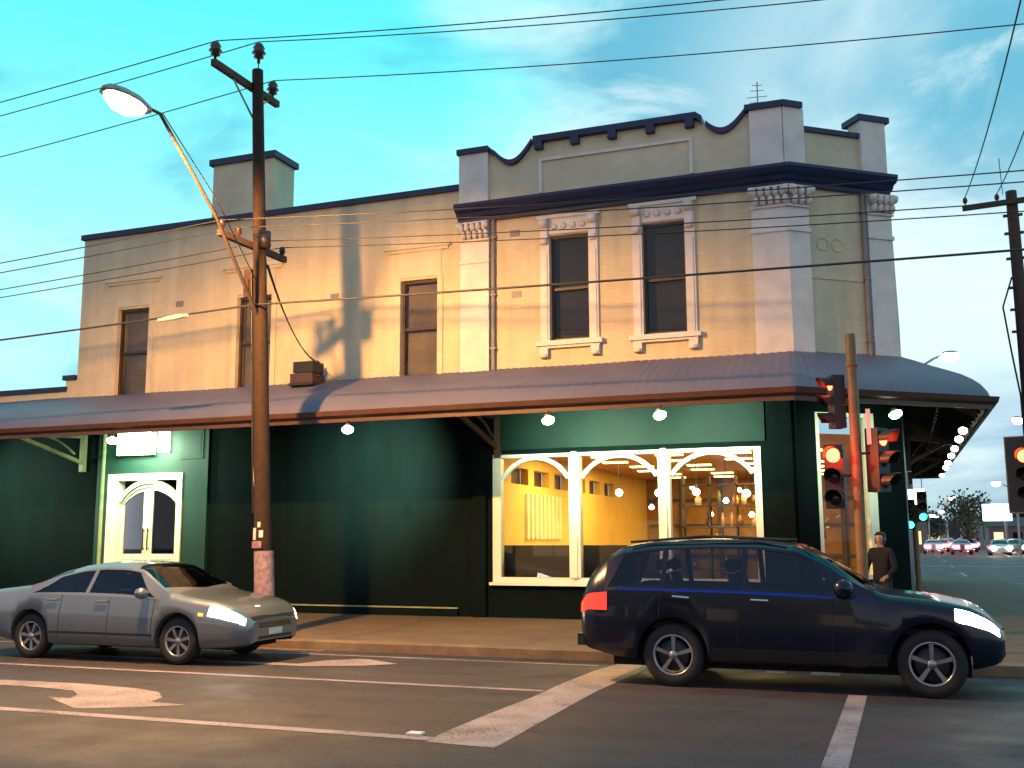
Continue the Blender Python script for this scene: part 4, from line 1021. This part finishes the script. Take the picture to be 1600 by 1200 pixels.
def carpaint(name, col, rough, metal, fl=.0):
    m = mat(name, col, rough, metal=metal, var=.06, scale=1.5, coat=1.0); return m
M['silver'] = carpaint('silver_paint', (.15, .19, .225), .38, .55)
M['darkpaint'] = mat('dark_navy_paint', (.003, .005, .016), .22, var=.0, spec=.35, coat=.25)
M['carglass'] = mat('tinted_car_glass', (.004, .006, .014), .03, var=.0, spec=.55)
M['alloy'] = mat('alloy', (.35, .35, .36), .3, metal=.8, var=.1)
M['chrome'] = mat('chrome', (.6, .6, .6), .12, metal=1, var=.05)
M['bluechrome'] = mat('blue_moulding', (.02, .05, .30), .2, metal=.8, var=0)  # colour of the highlight painted along the SUV belt line
M['reflector'] = mat('headlamp_reflector', (.5, .5, .5), .15, metal=1)
M['trimblack'] = mat('black_trim', (.012, .012, .012), .4, var=.1)
M['headlamp_on'] = emit('headlamp_on', (1, .93, .72), 26)
M['tail_on'] = emit('tail_lamp_on', (1, .03, .015), 2.2)
M['tail_dim'] = emit('tail_lamp', (.6, .02, .012), .5)
M['amber'] = emit('amber_lamp', (1, .35, .05), 3)
M['wellblack'] = mat('underbody', (.006, .006, .006), .9, var=.1)

def glazing(root, C, paint, wins, side, screen, ws, vs_=5.3):
    """side windows and windscreen as real panes, with the pillars and rails between them in body paint"""
    b = C.body(side=side, screen=screen)
    edges = [lambda v: side[0]]+[f for w_ in wins for f in w_]+[lambda v: side[1]]
    for k in range(0, len(edges), 2): C.patch(edges[k], edges[k+1], 4.1, 4.94, (1, -1), 0, 6, 8, b)
    C.patch(lambda v: side[0], lambda v: side[1], 4.0, 4.1, (1, -1), 0, 50, 1, b); C.patch(lambda v: side[0], lambda v: side[1], 4.94, 5.0, (1, -1), 0, 50, 1, b)
    C.patch(lambda v: screen[0], lambda v: screen[1], 5.0, vs_, (1, -1), 0, 24, 3, b)
    C.patch(lambda v: screen[0], ws[0], vs_, 8, (1, -1), 0, 4, 12, b); C.patch(ws[1], lambda v: screen[1], vs_, 8, (1, -1), 0, 4, 12, b)
    b.build('body', paint, root, local=True)
    for sd in (1, -1):
        for w_ in wins: C.patch(w_[0], w_[1], 4.1, 4.94, (sd,), -.006, 14, 8).build('side_window', 'tint', root, local=True)
    C.patch(ws[0], ws[1], vs_, 8, (1, -1), -.004, 12, 12).build('windscreen', 'tint', root, local=True)
    for x0, ys_, dz_ in ((side[1]-1.30, (.36, -.36), 0), (side[1]-(2.15 if C.L > 4.75 else 1.95), (.34, -.34), 0 if C.L > 4.75 else -.16)):
        for y0 in ys_:
            st = MB(); zf = C.belt[2][1]-.42+dz_
            st.box(x0-.02, x0+.46, y0-.23, y0+.23, zf, zf+.14)
            n_ = 10; rows = []
            for i_ in range(7):
                t_ = i_/6; zz_ = zf+.1+.50*t_; xx_ = x0+.02-.16*t_; hw = .23-.05*t_
                rows += [(xx_+.06*math.cos(a_), y0+hw*math.sin(a_), zz_) for a_ in [2*math.pi*k_/n_ for k_ in range(n_)]]
            st.add(rows, [(i_*n_+k_, i_*n_+(k_+1) % n_, (i_+1)*n_+(k_+1) % n_, (i_+1)*n_+k_) for i_ in range(6) for k_ in range(n_)]+[tuple(range(60, 70))], True)
            st.lathe((x0-.14, y0, zf+.70), [(0, -.12), (.07, -.10), (.085, 0), (.07, .10), (0, .12)], (0, 1, 0), 10)
            st.build('seat', 'upholstery', root, local=True)
    d_ = MB(); d_.box(side[1]-.35, side[1]+.15, -C.W*.82, C.W*.82, .55, C.belt[3][1]-.03); d_.build('dashboard', 'wellblack', root, local=True)
    d_ = MB(); d_.lathe((side[1]-.52, -.36, C.belt[3][1]-.02), [(.17, -.012), (.19, 0), (.17, .012)], (1, 0, .45), 20); d_.build('steering_wheel', 'wellblack', root, local=True)
M['tint'] = glass_mat('tinted_glass', (.42, .46, .52), 1.6); M['upholstery'] = mat('grey_upholstery', (.06, .06, .065), .9, var=.2, scale=20)
def finish_car(root, C, paint, rim, seams, spokes):
    u = MB(); u.box(.35, C.L-.35, -C.W*.62, C.W*.62, .2, .62)
    for xw in C.wh: u.box(xw-C.Rw-.02, xw+C.Rw+.02, -C.W*.86+.001*xw, C.W*.86, C.Rw+.3, C.Rw+.36)
    u.build('underbody', 'wellblack', root, local=True)
    for xw in C.wh:
        for sd in (1, -1): wheel(root, xw, sd*(C.W-.055), C.Rw, sd, rim, spokes)
    for sd in (1, -1):
        for x0 in seams:
            b = MB(); C.patch(lambda v: x0+.02*(v-2), lambda v: x0+.009+.02*(v-2), 1.6, 4.0, (sd,), .002, 1, 10, b); b.build('door_seam', 'wellblack', root, local=True)

# --- silver sedan
sed = thing('silver_sedan', (-13.42, 13.15, 0), 'silver sedan with lit headlights driving right in the kerb lane', 'car')
L = 4.72
C1 = Car(L, 1.80,
  top=[(0, .86), (.03, .97), (.12, 1.02), (.55, 1.06), (.85, 1.09), (1.35, 1.29), (1.75, 1.385), (2.15, 1.42), (2.55, 1.415), (2.85, 1.37), (3.2, 1.18), (3.5, 1.005), (3.75, .955), (4.2, .90), (4.45, .835), (4.62, .74), (4.70, .64), (4.72, .58)],
  belt=[(0, .80), (.1, .90), (.6, .955), (1.5, .95), (2.6, .93), (3.3, .905), (3.7, .87), (4.3, .78), (4.6, .66), (4.72, .52)],
  bot=[(0, .46), (.05, .34), (.3, .27), (.8, .21), (4.0, .21), (4.45, .24), (4.66, .27), (4.72, .33)],
  wheels=(.96, 3.66), Rw=.325, cabin=None, wroof=1.16, plan=[(0, .80), (.06, .88), (.25, .955), (.7, 1), (3.9, 1), (4.3, .95), (4.5, .88), (4.62, .79), (4.69, .70), (4.72, .64)])
glazing(sed, C1, 'silver', [(lambda v: .98+(v-4.1)*.48, lambda v: 1.97), (lambda v: 2.04, lambda v: 3.26-(v-4.1)*.54)], (.90, 3.34), (2.60, 3.50), (lambda v: 2.76-.04*(8-v)*.2, lambda v: 3.47-.05*(8-v)), 5.35)
finish_car(sed, C1, 'silver', 'alloy', (1.52, 2.42, 3.22), 7)
def gl(root, C, nm, f0, f1, v0, v1, sides=(1, -1), m='carglass', off=.004, nu=14, nv=6):
    b = C.patch(f0, f1, v0, v1, sides, off, nu, nv); return b.build(nm, m, root, local=True)
gl(sed, C1, 'rear_window', lambda v: .88, lambda v: 1.52, 5.35, 8, (1, -1))
for sd in (1, -1):
    gl(sed, C1, 'headlight', lambda v: 4.16+.04*(v-3.2), lambda v: 4.655, 3.45, 4.55, (sd,), 'headlamp_on', .008)
    gl(sed, C1, 'tail_light', lambda v: .005, lambda v: .30, 3.3, 4.2, (sd,), 'tail_on', .008)
    gl(sed, C1, 'side_marker', lambda v: 4.02, lambda v: 4.10, 3.4, 3.6, (sd,), 'amber', .006, 2, 2)
    b = MB(); c = Vector((3.12, sd*.99, .99)); b.lathe(c, [(0, -.11), (.06, -.10), (.085, 0), (.07, .07), (0, .09)], (.15, sd, .1), 12); b.build('wing_mirror', 'silver', sed, local=True)
    for x0 in (2.22, 1.30):
        b = MB(); q = C1.S(x0, 3.72, sd, .03); q2 = C1.S(x0+.2, 3.72, sd, .03); b.tube([q, q2], .014, 6); b.build('door_handle', 'silver', sed, local=True)
    gl(sed, C1, 'sill_trim', lambda v: 1.36, lambda v: 3.25, 2.02, 2.14, (sd,), 'trimblack', .004, 20, 1)
gl(sed, C1, 'grille', lambda v: 4.69-.012*(8-v), lambda v: 4.712, 5.6, 8, (1, -1), 'trimblack', .006, 3, 8)
b = MB(); b.box(4.60, 4.7235, -.40, .40, .50, .575); b.build('upper_grille', 'trimblack', sed, local=True)
b = MB()
for z in (.512, .533, .554): b.box(4.724, 4.730, -.39, .39, z, z+.006)
b.build('grille_bar', 'chrome', sed, local=True)
b = MB(); b.box(4.60, 4.7232, -.42, .42, .345, .385); b.build('lower_grille', 'trimblack', sed, local=True)
b = MB(); b.box(4.7225, 4.731, -.17, .17, .395, .485); b.build('number_plate', 'signw', sed, local=True)
for sd in (1, -1):
    lamp('SPOT', 'headlight_beam', (-13.42+4.80, 13.15+sd*.62, .68), (2, 13.15+sd*.9, -.3), 70, (1, .9, .62), .07, 62, .8)

# --- dark SUV
suv = thing('dark_suv', (-3.86, 13.35, 0), 'dark navy almost black station wagon with red tail lights crossing the intersection', 'car')
L2 = 4.78
C2 = Car(L2, 1.88,
  top=[(0, .98), (.03, 1.15), (.10, 1.30), (.28, 1.52), (.48, 1.64), (.85, 1.70), (1.6, 1.725), (2.2, 1.715), (2.62, 1.66), (2.95, 1.50), (3.35, 1.22), (3.55, 1.12), (4.1, 1.06), (4.45, .99), (4.62, .90), (4.74, .78), (4.78, .70)],
  belt=[(0, .92), (.08, 1.08), (.5, 1.125), (2.0, 1.10), (3.3, 1.05), (3.8, 1.0), (4.4, .90), (4.65, .78), (4.78, .62)],
  bot=[(0, .52), (.05, .40), (.4, .32), (.9, .27), (4.0, .27), (4.5, .31), (4.72, .36), (4.78, .44)],
  wheels=(1.16, 4.02), Rw=.365, cabin=None, wroof=1.28, plan=[(0, .84), (.05, .90), (.2, .96), (.6, 1), (3.9, 1), (4.35, .95), (4.55, .88), (4.68, .79), (4.75, .70), (4.78, .64)])
glazing(suv, C2, 'darkpaint', [(lambda v: .36+(v-4.1)*.22, lambda v: 1.02), (lambda v: 1.09, lambda v: 1.98), (lambda v: 2.05, lambda v: 3.16-(v-4.1)*.50)], (.32, 3.24), (2.55, 3.46), (lambda v: 2.68, lambda v: 3.43-.04*(8-v)), 5.3)
finish_car(suv, C2, 'darkpaint', 'alloy', (.98, 1.92, 2.98), 5)
gl(suv, C2, 'rear_window', lambda v: .08, lambda v: .36, 5.3, 8, (1, -1))
for sd in (1, -1):
    gl(suv, C2, 'headlight', lambda v: 4.28, lambda v: 4.72, 3.55, 4.5, (sd,), 'headlamp_on', .008)
    gl(suv, C2, 'tail_light', lambda v: .004, lambda v: .36, 3.25, 3.95, (sd,), 'tail_on', .01)
    gl(suv, C2, 'belt_moulding', lambda v: .5, lambda v: 3.45, 3.99, 4.04, (sd,), 'bluechrome', .006, 24, 1)  # strip paints in the blue highlight along the belt line
    gl(suv, C2, 'body_cladding', lambda v: 1.62, lambda v: 3.56, 1.2, 2.1, (sd,), 'trimblack', .008, 20, 2)
    b = MB(); c = Vector((3.14, sd*1.04, 1.17)); b.lathe(c, [(0, -.11), (.08, -.10), (.11, 0), (.09, .08), (0, .1)], (.15, sd, .1), 12); b.build('wing_mirror', 'darkpaint', suv, local=True)
    b = MB(); b.tube([C2.S(.6, 6, sd, .05), C2.S(1.5, 6, sd, .055), C2.S(2.5, 6, sd, .05)], .018, 6); b.build('roof_rail', 'trimblack', suv, local=True)
    for x0 in (2.1, 1.18):
        b = MB(); q = C2.S(x0, 3.78, sd, .03); q2 = C2.S(x0+.2, 3.78, sd, .03); b.tube([q, q2], .015, 6); b.build('door_handle', 'chrome', suv, local=True)
b = MB(); b.box(4.76, 4.788, -.42, .42, .58, .74); b.build('grille', 'trimblack', suv, local=True)
b = MB(); b.box(-.02, .02, -.26, .26, .62, .74); b.build('number_plate', 'signw', suv, local=True)
b = MB(); b.box(-.05, .10, -.80, .80, .44, .58); b.build('rear_bumper', 'trimblack', suv, local=True)

# --- distant queue
M['farpaint'] = [mat('far_car_paint_%s' % n_, c, .35, var=.05, coat=.6) for n_, c in (('white', (.5, .5, .5)), ('grey', (.12, .12, .13)), ('red', (.25, .03, .03)), ('blue', (.03, .05, .12)))]
def far_car(x, y, away, ci, label):
    t_ = thing('far_car', (x, y, 0), label, 'car', 'cars queueing far down the side street')
    t_.rotation_euler = (0, 0, R(90 if away else -90))
    for me, nm, mm in far_meshes(ci):
        o = bpy.data.objects.new(nm, me); COL.objects.link(o); o.parent = t_
    return t_
_fm = {}
def far_meshes(ci):
    if ci in _fm: return _fm[ci]
    out = []
    def rec(b, nm, m):
        o = b.build(nm, m, None); me = o.data; bpy.data.objects.remove(o); out.append((me, nm, m))
    b = C1.body(.25); b.v = [(x-2.36, y, z) for x, y, z in b.v]; rec(b, 'body', M['farpaint'][ci])
    b = C1.patch(lambda v: .98, lambda v: 3.2-(v-4.1)*.5, 4.1, 4.94); C1.patch(lambda v: 2.76, lambda v: 3.48, 5.35, 8, b=b); C1.patch(lambda v: .9, lambda v: 1.5, 5.35, 8, b=b)
    b.v = [(x-2.36, y, z) for x, y, z in b.v]; rec(b, 'window', 'carglass')
    for sd in (1, -1):
        b = C1.patch(lambda v: 4.3, lambda v: 4.68, 3.3, 4.6, (sd,), .02); b.lathe((4.66, sd*.62, .66), [(0, .16), (.16, .12), (.22, 0)], (1, 0, 0), 10); b.v = [(x-2.36, y, z) for x, y, z in b.v]; rec(b, 'headlight', 'far_head')
        b = C1.patch(lambda v: .0, lambda v: .2, 2.9, 4.3, (sd,), .03); b.box(-.04, .0, sd*.5-.27, sd*.5+.27, .55, .92); b.v = [(x-2.36, y, z) for x, y, z in b.v]; rec(b, 'tail_light', 'far_tail')
        for xw in C1.wh:
            b = MB(); b.lathe((xw-2.36, sd*.8, .325), [(0, -.1), (.32, -.1), (.32, .08), (.2, .1), (0, .08)], (0, sd, 0), 14); rec(b, 'wheel', 'rubber')
    _fm[ci] = out; return out
M['far_head'] = emit('far_headlamp', (1, .90, .6), 60); M['far_tail'] = emit('far_tail_lamp', (1, .06, .08), 24)
FAR = [(2.9, 66, 1), (3.0, 80, 1), (5.4, 74, 1), (3.3, 95, 1), (6.1, 92, 1), (4.0, 112, 1), (7.2, 112, 1), (4.6, 135, 1), (8.5, 135, 1),
       (6.2+.2, 72, 0), (8.0, 80, 0), (9.3, 96, 0), (10.6, 112, 0), (12.2, 134, 0)]
FAR = [(2.2, 112, 1), (4.6, 108, 1), (3.2, 126, 1), (6.0, 124, 1), (4.0, 140, 1), (7.2, 142, 1), (4.9, 156, 1), (7.0, 162, 1), (5.8, 178, 1), (8.4, 184, 1), (6.8, 205, 1), (9.4, 215, 1), (7.6, 104, 0), (9.4, 110, 0), (9.6, 126, 0), (11.5, 132, 0), (11.8, 150, 0), (13.6, 166, 0), (14.2, 195, 0)]
nA = ['nearest', 'second', 'third', 'fourth', 'fifth', 'sixth', 'seventh', 'eighth', 'ninth', 'tenth', 'eleventh', 'farthest']
ia = ib = 0
for q, (x, y, aw) in enumerate(FAR):
    if aw: lab = 'far car showing red tail lights, %s of the queue driving away' % nA[ia]; ia += 1
    else: lab = 'far car with glaring headlights, %s of those driving towards us' % ['nearest', 'second', 'third', 'fourth', 'fifth', 'sixth', 'farthest'][ib]; ib += 1
    far_car(x, y, aw, q % 4, lab)

# ================================================================== FAR STREET
def street_light(x, y, h, arm, label, s=1.0, m='sodium'):
    t_ = thing('street_lamp', (x, y, 0), label, 'street lamp', 'street lamps along the side street')
    b = MB(); pts = [(x, y, 0), (x, y, h-1.2)]
    for i in range(1, 7): pts.append((x+arm*(i/6), y, h-1.2+1.2*math.sin(R(90*i/6))))
    b.tube(pts, [.10]*2+[.05]*6, 8); b.build('pole', 'steel', t_)
    b = MB(); c = (x+arm, y, h); b.lathe(c, [(0, .12), (.2*s, .10), (.26*s, .02), (.24*s, 0)], seg=12); b.build('lamp_head', 'steel', t_)
    b = MB(); b.lathe(c, [(.24*s, 0), (.24*s, -.12*s), (.14*s, -.22*s), (0, -.25*s)], seg=12); b.build('lamp_bowl', m, t_)
M['whitelamp'] = emit('white_street_lamp', (1, .97, .9), 30)
street_light(.2, 50, 9.9, 2.0, 'street lamp with curved arm rising behind the verandah end', 1.5, 'whitelamp')
street_light(7.2, 70, 8.9, -.5, 'street lamp just left of the right edge, highest over the far road', 1.5, 'whitelamp')
street_light(9.3, 104, 6.6, -1.6, 'street lamp above the lit billboard', 1.6, 'whitelamp')
street_light(4.2, 130, 6.2, .7, 'far street lamp over the dark round tree', 1.6, 'sodium')
street_light(2.6, 150, 4.6, .5, 'far street lamp left of the dark tree, low on the skyline', 1.4, 'sodium')
street_light(3.8, 180, 5.0, .5, 'small distant street lamp left of the dark tree, second on the skyline', 1.5, 'sodium')
street_light(5.2, 200, 6.2, .5, 'smallest distant street lamp touching the dark tree', 1.6, 'sodium')
bbd = thing('billboard', (9.2, 118, 0), 'glowing white billboard on a post above the far cars', 'billboard')
b = MB(); b.box(7.3, 10.0, 118, 118.3, 3.3, 5.0); b.build('board', 'signlit', bbd)
b = MB(); b.tube([(9.4, 118.15, 0), (9.4, 118.15, 3.3)], .15, 8); b.build('post', 'steel', bbd)
# far trees
M['foliage'] = mat('far_foliage', (.045, .055, .03), .8, var=.5, scale=.8); M['bark'] = mat('bark', (.07, .05, .035), .9)
def tree(x, y, h, w_, label, seed):
    random.seed(seed)
    t_ = thing('tree', (x, y, 0), label, 'tree', 'trees along the far street')
    b = MB(); b.tube([(x, y, 0), (x+.1, y, h*.35), (x-.1, y, h*.75)], [w_*.07, w_*.05, w_*.02], 7)
    cl = []
    for k in range(9):
        a_ = random.uniform(0, 6.28); rr = random.uniform(.1, .36)*w_; c = Vector((x+rr*math.cos(a_), y+rr*math.sin(a_), h*random.uniform(.45, .86))); cl.append((c, random.uniform(.16, .28)*w_))
        b.tube([(x, y, h*.35), tuple((Vector((x, y, h*.5))+c)/2), tuple(c)], [w_*.03, w_*.02, w_*.01], 5)
    b.build('trunk', 'bark', t_)
    b = MB()
    for c, r_ in cl:
        for k in range(150):
            d = Vector((random.gauss(0, 1), random.gauss(0, 1), random.gauss(0, .8))).normalized()*r_*random.uniform(.5, 1.15); p = c+d; n_ = Vector((random.gauss(0, 1), random.gauss(0, 1), random.gauss(0, 1))).normalized(); e = n_.orthogonal().normalized(); f = n_.cross(e); s_ = w_*random.uniform(.02, .045)
            b.add([tuple(p-e*s_), tuple(p-f*s_*.6), tuple(p+e*s_), tuple(p+f*s_*.6)], [(0, 1, 2, 3)])
    b.build('crown', 'foliage', t_)
tree(6.1, 125, 6.6, 6.0, 'dark round tree standing beyond the far cars', 5)
tree(2.0, 170, 5.2, 8.0, 'low dark tree at the left end of the far skyline', 8)
tree(19, 200, 8.5, 9.0, 'broad tree at the right edge of the far skyline', 9)
tree(12.6, 190, 6.2, 8.0, 'small tree behind the billboard', 11)
# far buildings
def far_house(x0, x1, y, h, col, label, roofh=1.4, lit=True):
    t_ = thing('far_building', ((x0+x1)/2, y, 0), label, 'building', 'low buildings at the far end of the street')
    b = MB(); b.box(x0, x1, y, y+10, 0, h); b.build('wall', mat('far_wall', col, .8, var=.2), t_)
    b = MB(); b.add([(x0-.3, y-.3, h), (x1+.3, y-.3, h), (x1+.3, y+10.3, h), (x0-.3, y+10.3, h), (x0+.5, y+5, h+roofh), (x1-.5, y+5, h+roofh)], [(0, 1, 5, 4), (2, 3, 4, 5), (1, 2, 5), (3, 0, 4), (0, 3, 2, 1)]); b.build('roof', mat('far_roof', (.07, .06, .07), .8), t_)
    n = max(1, int((x1-x0)/2.2))
    for k in range(n):
        xa = x0+(x1-x0)*(k+.25)/n; xb = x0+(x1-x0)*(k+.75)/n
        b = MB(); b.box(xa, xb, y-.04, y-.005, .9, 2.3); b.build('window', 'shopglow' if lit and k % 2 == 0 else 'carglass', t_)
M['shopglow'] = emit('lit_shopfront', (1, .72, .35), 1.6)
far_house(-6, 1.9, 120, 3.4, (.12, .11, .11), 'long low dark building just past the corner verandah', 1.2)
far_house(2.2, 6.5, 210, 3.6, (.16, .14, .13), 'low house left of the dark tree at the street end', 1.6)
far_house(6.8, 9.2, 150, 3.4, (.10, .13, .20), 'bluish block behind the dark round tree', .6, False)
far_house(11.5, 22, 175, 3.2, (.14, .12, .12), 'long lit shop row behind the oncoming cars', 1.4)
far_house(14, 24, 110, 3.8, (.12, .12, .13), 'dark building at the right edge beyond the signal', 1.5)
tag(MB().box(-260, 300, 520, 560, -1, 9).build('hills', mat('far_ridge', (.05, .06, .06), .9, var=.3, scale=.05)), kind='structure')

# ================================================================== PERSON
def person(px, py, pz, facing):
    root_pts = {}
    J = {'pel': (0, 0, .90), 'sp': (0, .01, 1.10), 'ch': (0, .0, 1.27), 'nk': (0, .0, 1.42), 'nk2': (0, -.01, 1.48), 'hd': (0, -.015, 1.555), 'hd2': (0, -.01, 1.635),
         'shL': (-.16, 0, 1.36), 'elL': (-.24, -.02, 1.10), 'wrL': (-.17, -.20, .98), 'shR': (.16, 0, 1.36), 'elR': (.24, -.03, 1.10), 'wrR': (.18, -.21, .96),
         'hpL': (-.085, 0, .86), 'knL': (-.10, -.02, .48), 'anL': (-.11, .01, .09), 'toL': (-.12, -.14, .035), 'hpR': (.085, 0, .86), 'knR': (.10, -.03, .48), 'anR': (.12, .0, .09), 'toR': (.14, -.15, .035)}
    rad = {'pel': .135, 'sp': .12, 'ch': .14, 'nk': .06, 'nk2': .052, 'hd': .082, 'hd2': .078, 'shL': .065, 'elL': .048, 'wrL': .03, 'shR': .065, 'elR': .048, 'wrR': .03,
           'hpL': .09, 'knL': .06, 'anL': .042, 'toL': .036, 'hpR': .09, 'knR': .06, 'anR': .042, 'toR': .036}
    E = [('pel', 'sp'), ('sp', 'ch'), ('ch', 'nk'), ('nk', 'nk2'), ('nk2', 'hd'), ('hd', 'hd2'), ('ch', 'shL'), ('shL', 'elL'), ('elL', 'wrL'), ('ch', 'shR'), ('shR', 'elR'), ('elR', 'wrR'), ('pel', 'hpL'), ('hpL', 'knL'), ('knL', 'anL'), ('anL', 'toL'), ('pel', 'hpR'), ('hpR', 'knR'), ('knR', 'anR'), ('anR', 'toR')]
    for sd, wr in ((-1, 'wrL'), (1, 'wrR')):
        w0 = Vector(J[wr]); pl_ = 'palm%d' % sd; J[pl_] = tuple(w0+Vector((-sd*.02, -.055, -.012))); rad[pl_] = .026; E.append((wr, pl_))
        for f in range(4):
            a = w0+Vector((-sd*.02+(f-1.5)*.019, -.095-(.008 if f in (1, 2) else 0), -.02)); b_ = a+Vector((0, -.03, -.02)); c_ = b_+Vector((-sd*.004, -.008, -.026))
            for nm_, q, r_ in (('a', a, .0095), ('b', b_, .009), ('c', c_, .0078)): J['f%d%d%s' % (sd, f, nm_)] = tuple(q); rad['f%d%d%s' % (sd, f, nm_)] = r_
            E += [(pl_, 'f%d%da' % (sd, f)), ('f%d%da' % (sd, f), 'f%d%db' % (sd, f)), ('f%d%db' % (sd, f), 'f%d%dc' % (sd, f))]
        a = w0+Vector((-sd*.045, -.05, -.01)); b_ = a+Vector((-sd*.015, -.03, -.012)); J['t%da' % sd] = tuple(a); J['t%db' % sd] = tuple(b_); rad['t%da' % sd] = .011; rad['t%db' % sd] = .009
        E += [(pl_, 't%da' % sd), ('t%da' % sd, 't%db' % sd)]
    names = list(J); idx = {n_: i for i, n_ in enumerate(names)}
    me = bpy.data.meshes.new('skel'); me.from_pydata([J[n_] for n_ in names], [(idx[a], idx[b_]) for a, b_ in E], [])
    tmp = bpy.data.objects.new('skel', me); COL.objects.link(tmp)
    sk = tmp.modifiers.new('s', 'SKIN'); sk.use_smooth_shade = True; ss = tmp.modifiers.new('ss', 'SUBSURF'); ss.levels = 2; ss.render_levels = 2
    if not me.skin_vertices: bm = bmesh.new(); bm.from_mesh(me); bm.verts.layers.skin.verify(); bm.to_mesh(me); bm.free()
    for i, n_ in enumerate(names):
        sv = me.skin_vertices[0].data[i]; r_ = rad[n_]
        sv.radius = (r_*1.25, r_*.85) if n_ in ('pel', 'sp', 'ch') else (r_, r_); sv.use_root = (n_ == 'pel')
    dg = bpy.context.evaluated_depsgraph_get(); em = bpy.data.meshes.new_from_object(tmp.evaluated_get(dg)); bpy.data.objects.remove(tmp)
    em.materials.clear()
    for mm in (M['skin'], M['coat'], M['jeans'], M['shoe']): em.materials.append(mm)
    for p in em.polygons:
        c = p.center; hand = (c.y < -.215 and .8 < c.z < 1.05)
        p.material_index = 0 if (c.z > 1.43 or hand) else 1 if c.z > .84 else 2 if c.z > .10 else 3
        p.use_smooth = True
    # face: nose, brow and chin shaped straight on the head surface
    for v in em.vertices:
        c = v.co
        if c.z > 1.49 and c.y < -.06:
            for (fx, fz, rr, am) in ((0, 1.555, .020, .022), (0, 1.49, .03, .010), (-.03, 1.575, .016, -.008), (.03, 1.575, .016, -.008), (0, 1.525, .022, .004)):
                d2 = ((c.x-fx)**2+(c.z-fz)**2)/(rr*rr); v.co.y -= am*math.exp(-d2)
    o = bpy.data.objects.new('person', em); COL.objects.link(o)
    o.location = (px, py, pz); o.rotation_euler = (0, 0, facing)
    tag(o, 'person in a dark jacket standing at the corner under the verandah behind the dark car', 'person')
    def child(b, nm, m):
        c_ = b.build(nm, m, None); c_.parent = o
    b = MB(); b.lathe((0, .012, 1.575), [(.080, -.10), (.088, -.02), (.088, .05), (.064, .092), (0, .108)], (0, .14, 1), 24)
    keep = [f for f in b.f if not (sum(b.v[i][1] for i in f)/len(f) < -.035 and sum(b.v[i][2] for i in f)/len(f) < 1.615)]; b.f = keep; b.sm = [True]*len(keep); child(b, 'hair', 'hair')
    b = MB()
    for sx in (-.03, .03): b.lathe((sx, -.088, 1.575), [(0, .006), (.008, .004), (.011, 0)], (0, -1, 0), 8)
    child(b, 'eye', 'eyew')
    b = MB(); b.tube([(-.022, -.094, 1.515), (0, -.099, 1.513), (.022, -.094, 1.515)], .004, 5); child(b, 'mouth', 'lip')
    for sx in (-1, 1):
        b = MB(); b.lathe((sx*.083, -.0, 1.56), [(0, .008), (.02, .006), (.024, 0), (.02, -.006)], (sx, -.2, 0), 8); child(b, 'ear', 'skin')
    return o
M['skin'] = mat('skin', (.42, .22, .15), .55, var=.08, scale=20); M['coat'] = mat('black_wool', (.006, .006, .008), .9, var=.3, scale=20, bump=.2, bscale=60)
M['jeans'] = mat('dark_jeans', (.02, .025, .05), .9, var=.2, scale=15); M['shoe'] = mat('shoe_leather', (.02, .015, .012), .4); M['hair'] = mat('dark_hair', (.03, .018, .012), .6, var=.4, scale=40)
M['eyew'] = mat('eye', (.1, .08, .07), .2); M['lip'] = mat('lip', (.3, .1, .09), .5)
person(-.44, 18.0, .15, R(-24))

# ================================================================== ACROSS THE ROAD (behind the viewer, seen in reflections)
def opposite(x0, x1, h, col, label, n):
    t_ = thing('shop_building', ((x0+x1)/2, -19, 0), label, 'building', 'shops across the road')
    b = MB(); b.box(x0, x1, -31, -19, 0, h); b.box(x0-.1, x1+.1, -19.25, -18.99, h-.5, h+.2); b.build('wall', mat('opposite_wall', col, .8, var=.2), t_)
    b = MB(); b.box(x0, x1, -18.98, -16.6, 3.1, 3.3); b.build('awning', 'roof', t_)
    for k in range(n):
        xa = x0+(x1-x0)*(k+.15)/n; xb = x0+(x1-x0)*(k+.85)/n
        b = MB(); b.box(xa, xb, -18.98, -18.93, .7, 2.7); b.build('window', 'shopglow' if k % 3 != 1 else 'carglass', t_)
        b = MB(); b.box(xa+.5, xb-.5, -18.98, -18.93, 4.2, 5.6); b.build('upper_window', 'carglass', t_)
opposite(-34, -22, 6.2, (.2, .12, .08), 'brick shop row opposite the arched doors', 4)
opposite(-21.6, -12, 7.0, (.3, .27, .22), 'taller rendered shop opposite the timber pole', 3)
opposite(-9, 1.5, 5.4, (.14, .10, .09), 'low brown shop opposite the shop window', 4)
opposite(10, 26, 6.4, (.22, .2, .18), 'grey shop on the corner across the intersection', 5)
for x, lab in ((-18.5, 'street lamp across the road, left of the camera'), (5.5, 'street lamp across the road, right of the camera')):  # both lamps added out of view to put highlights on cars and glass
    t_ = thing('street_lamp', (x, -15, 0), lab, 'street lamp', 'street lamps across the road')
    b = MB(); b.tube([(x, -15, 0), (x, -15, 7.6), (x, -14.6, 8.3), (x, -13.4, 8.6)], .06, 8); b.build('pole', 'steel', t_)
    b = MB(); b.lathe((x, -13.3, 8.6), [(.24, 0), (.24, -.1), (.14, -.2), (0, -.24)], seg=12); b.build('lamp_bowl', 'whitelamp', t_)
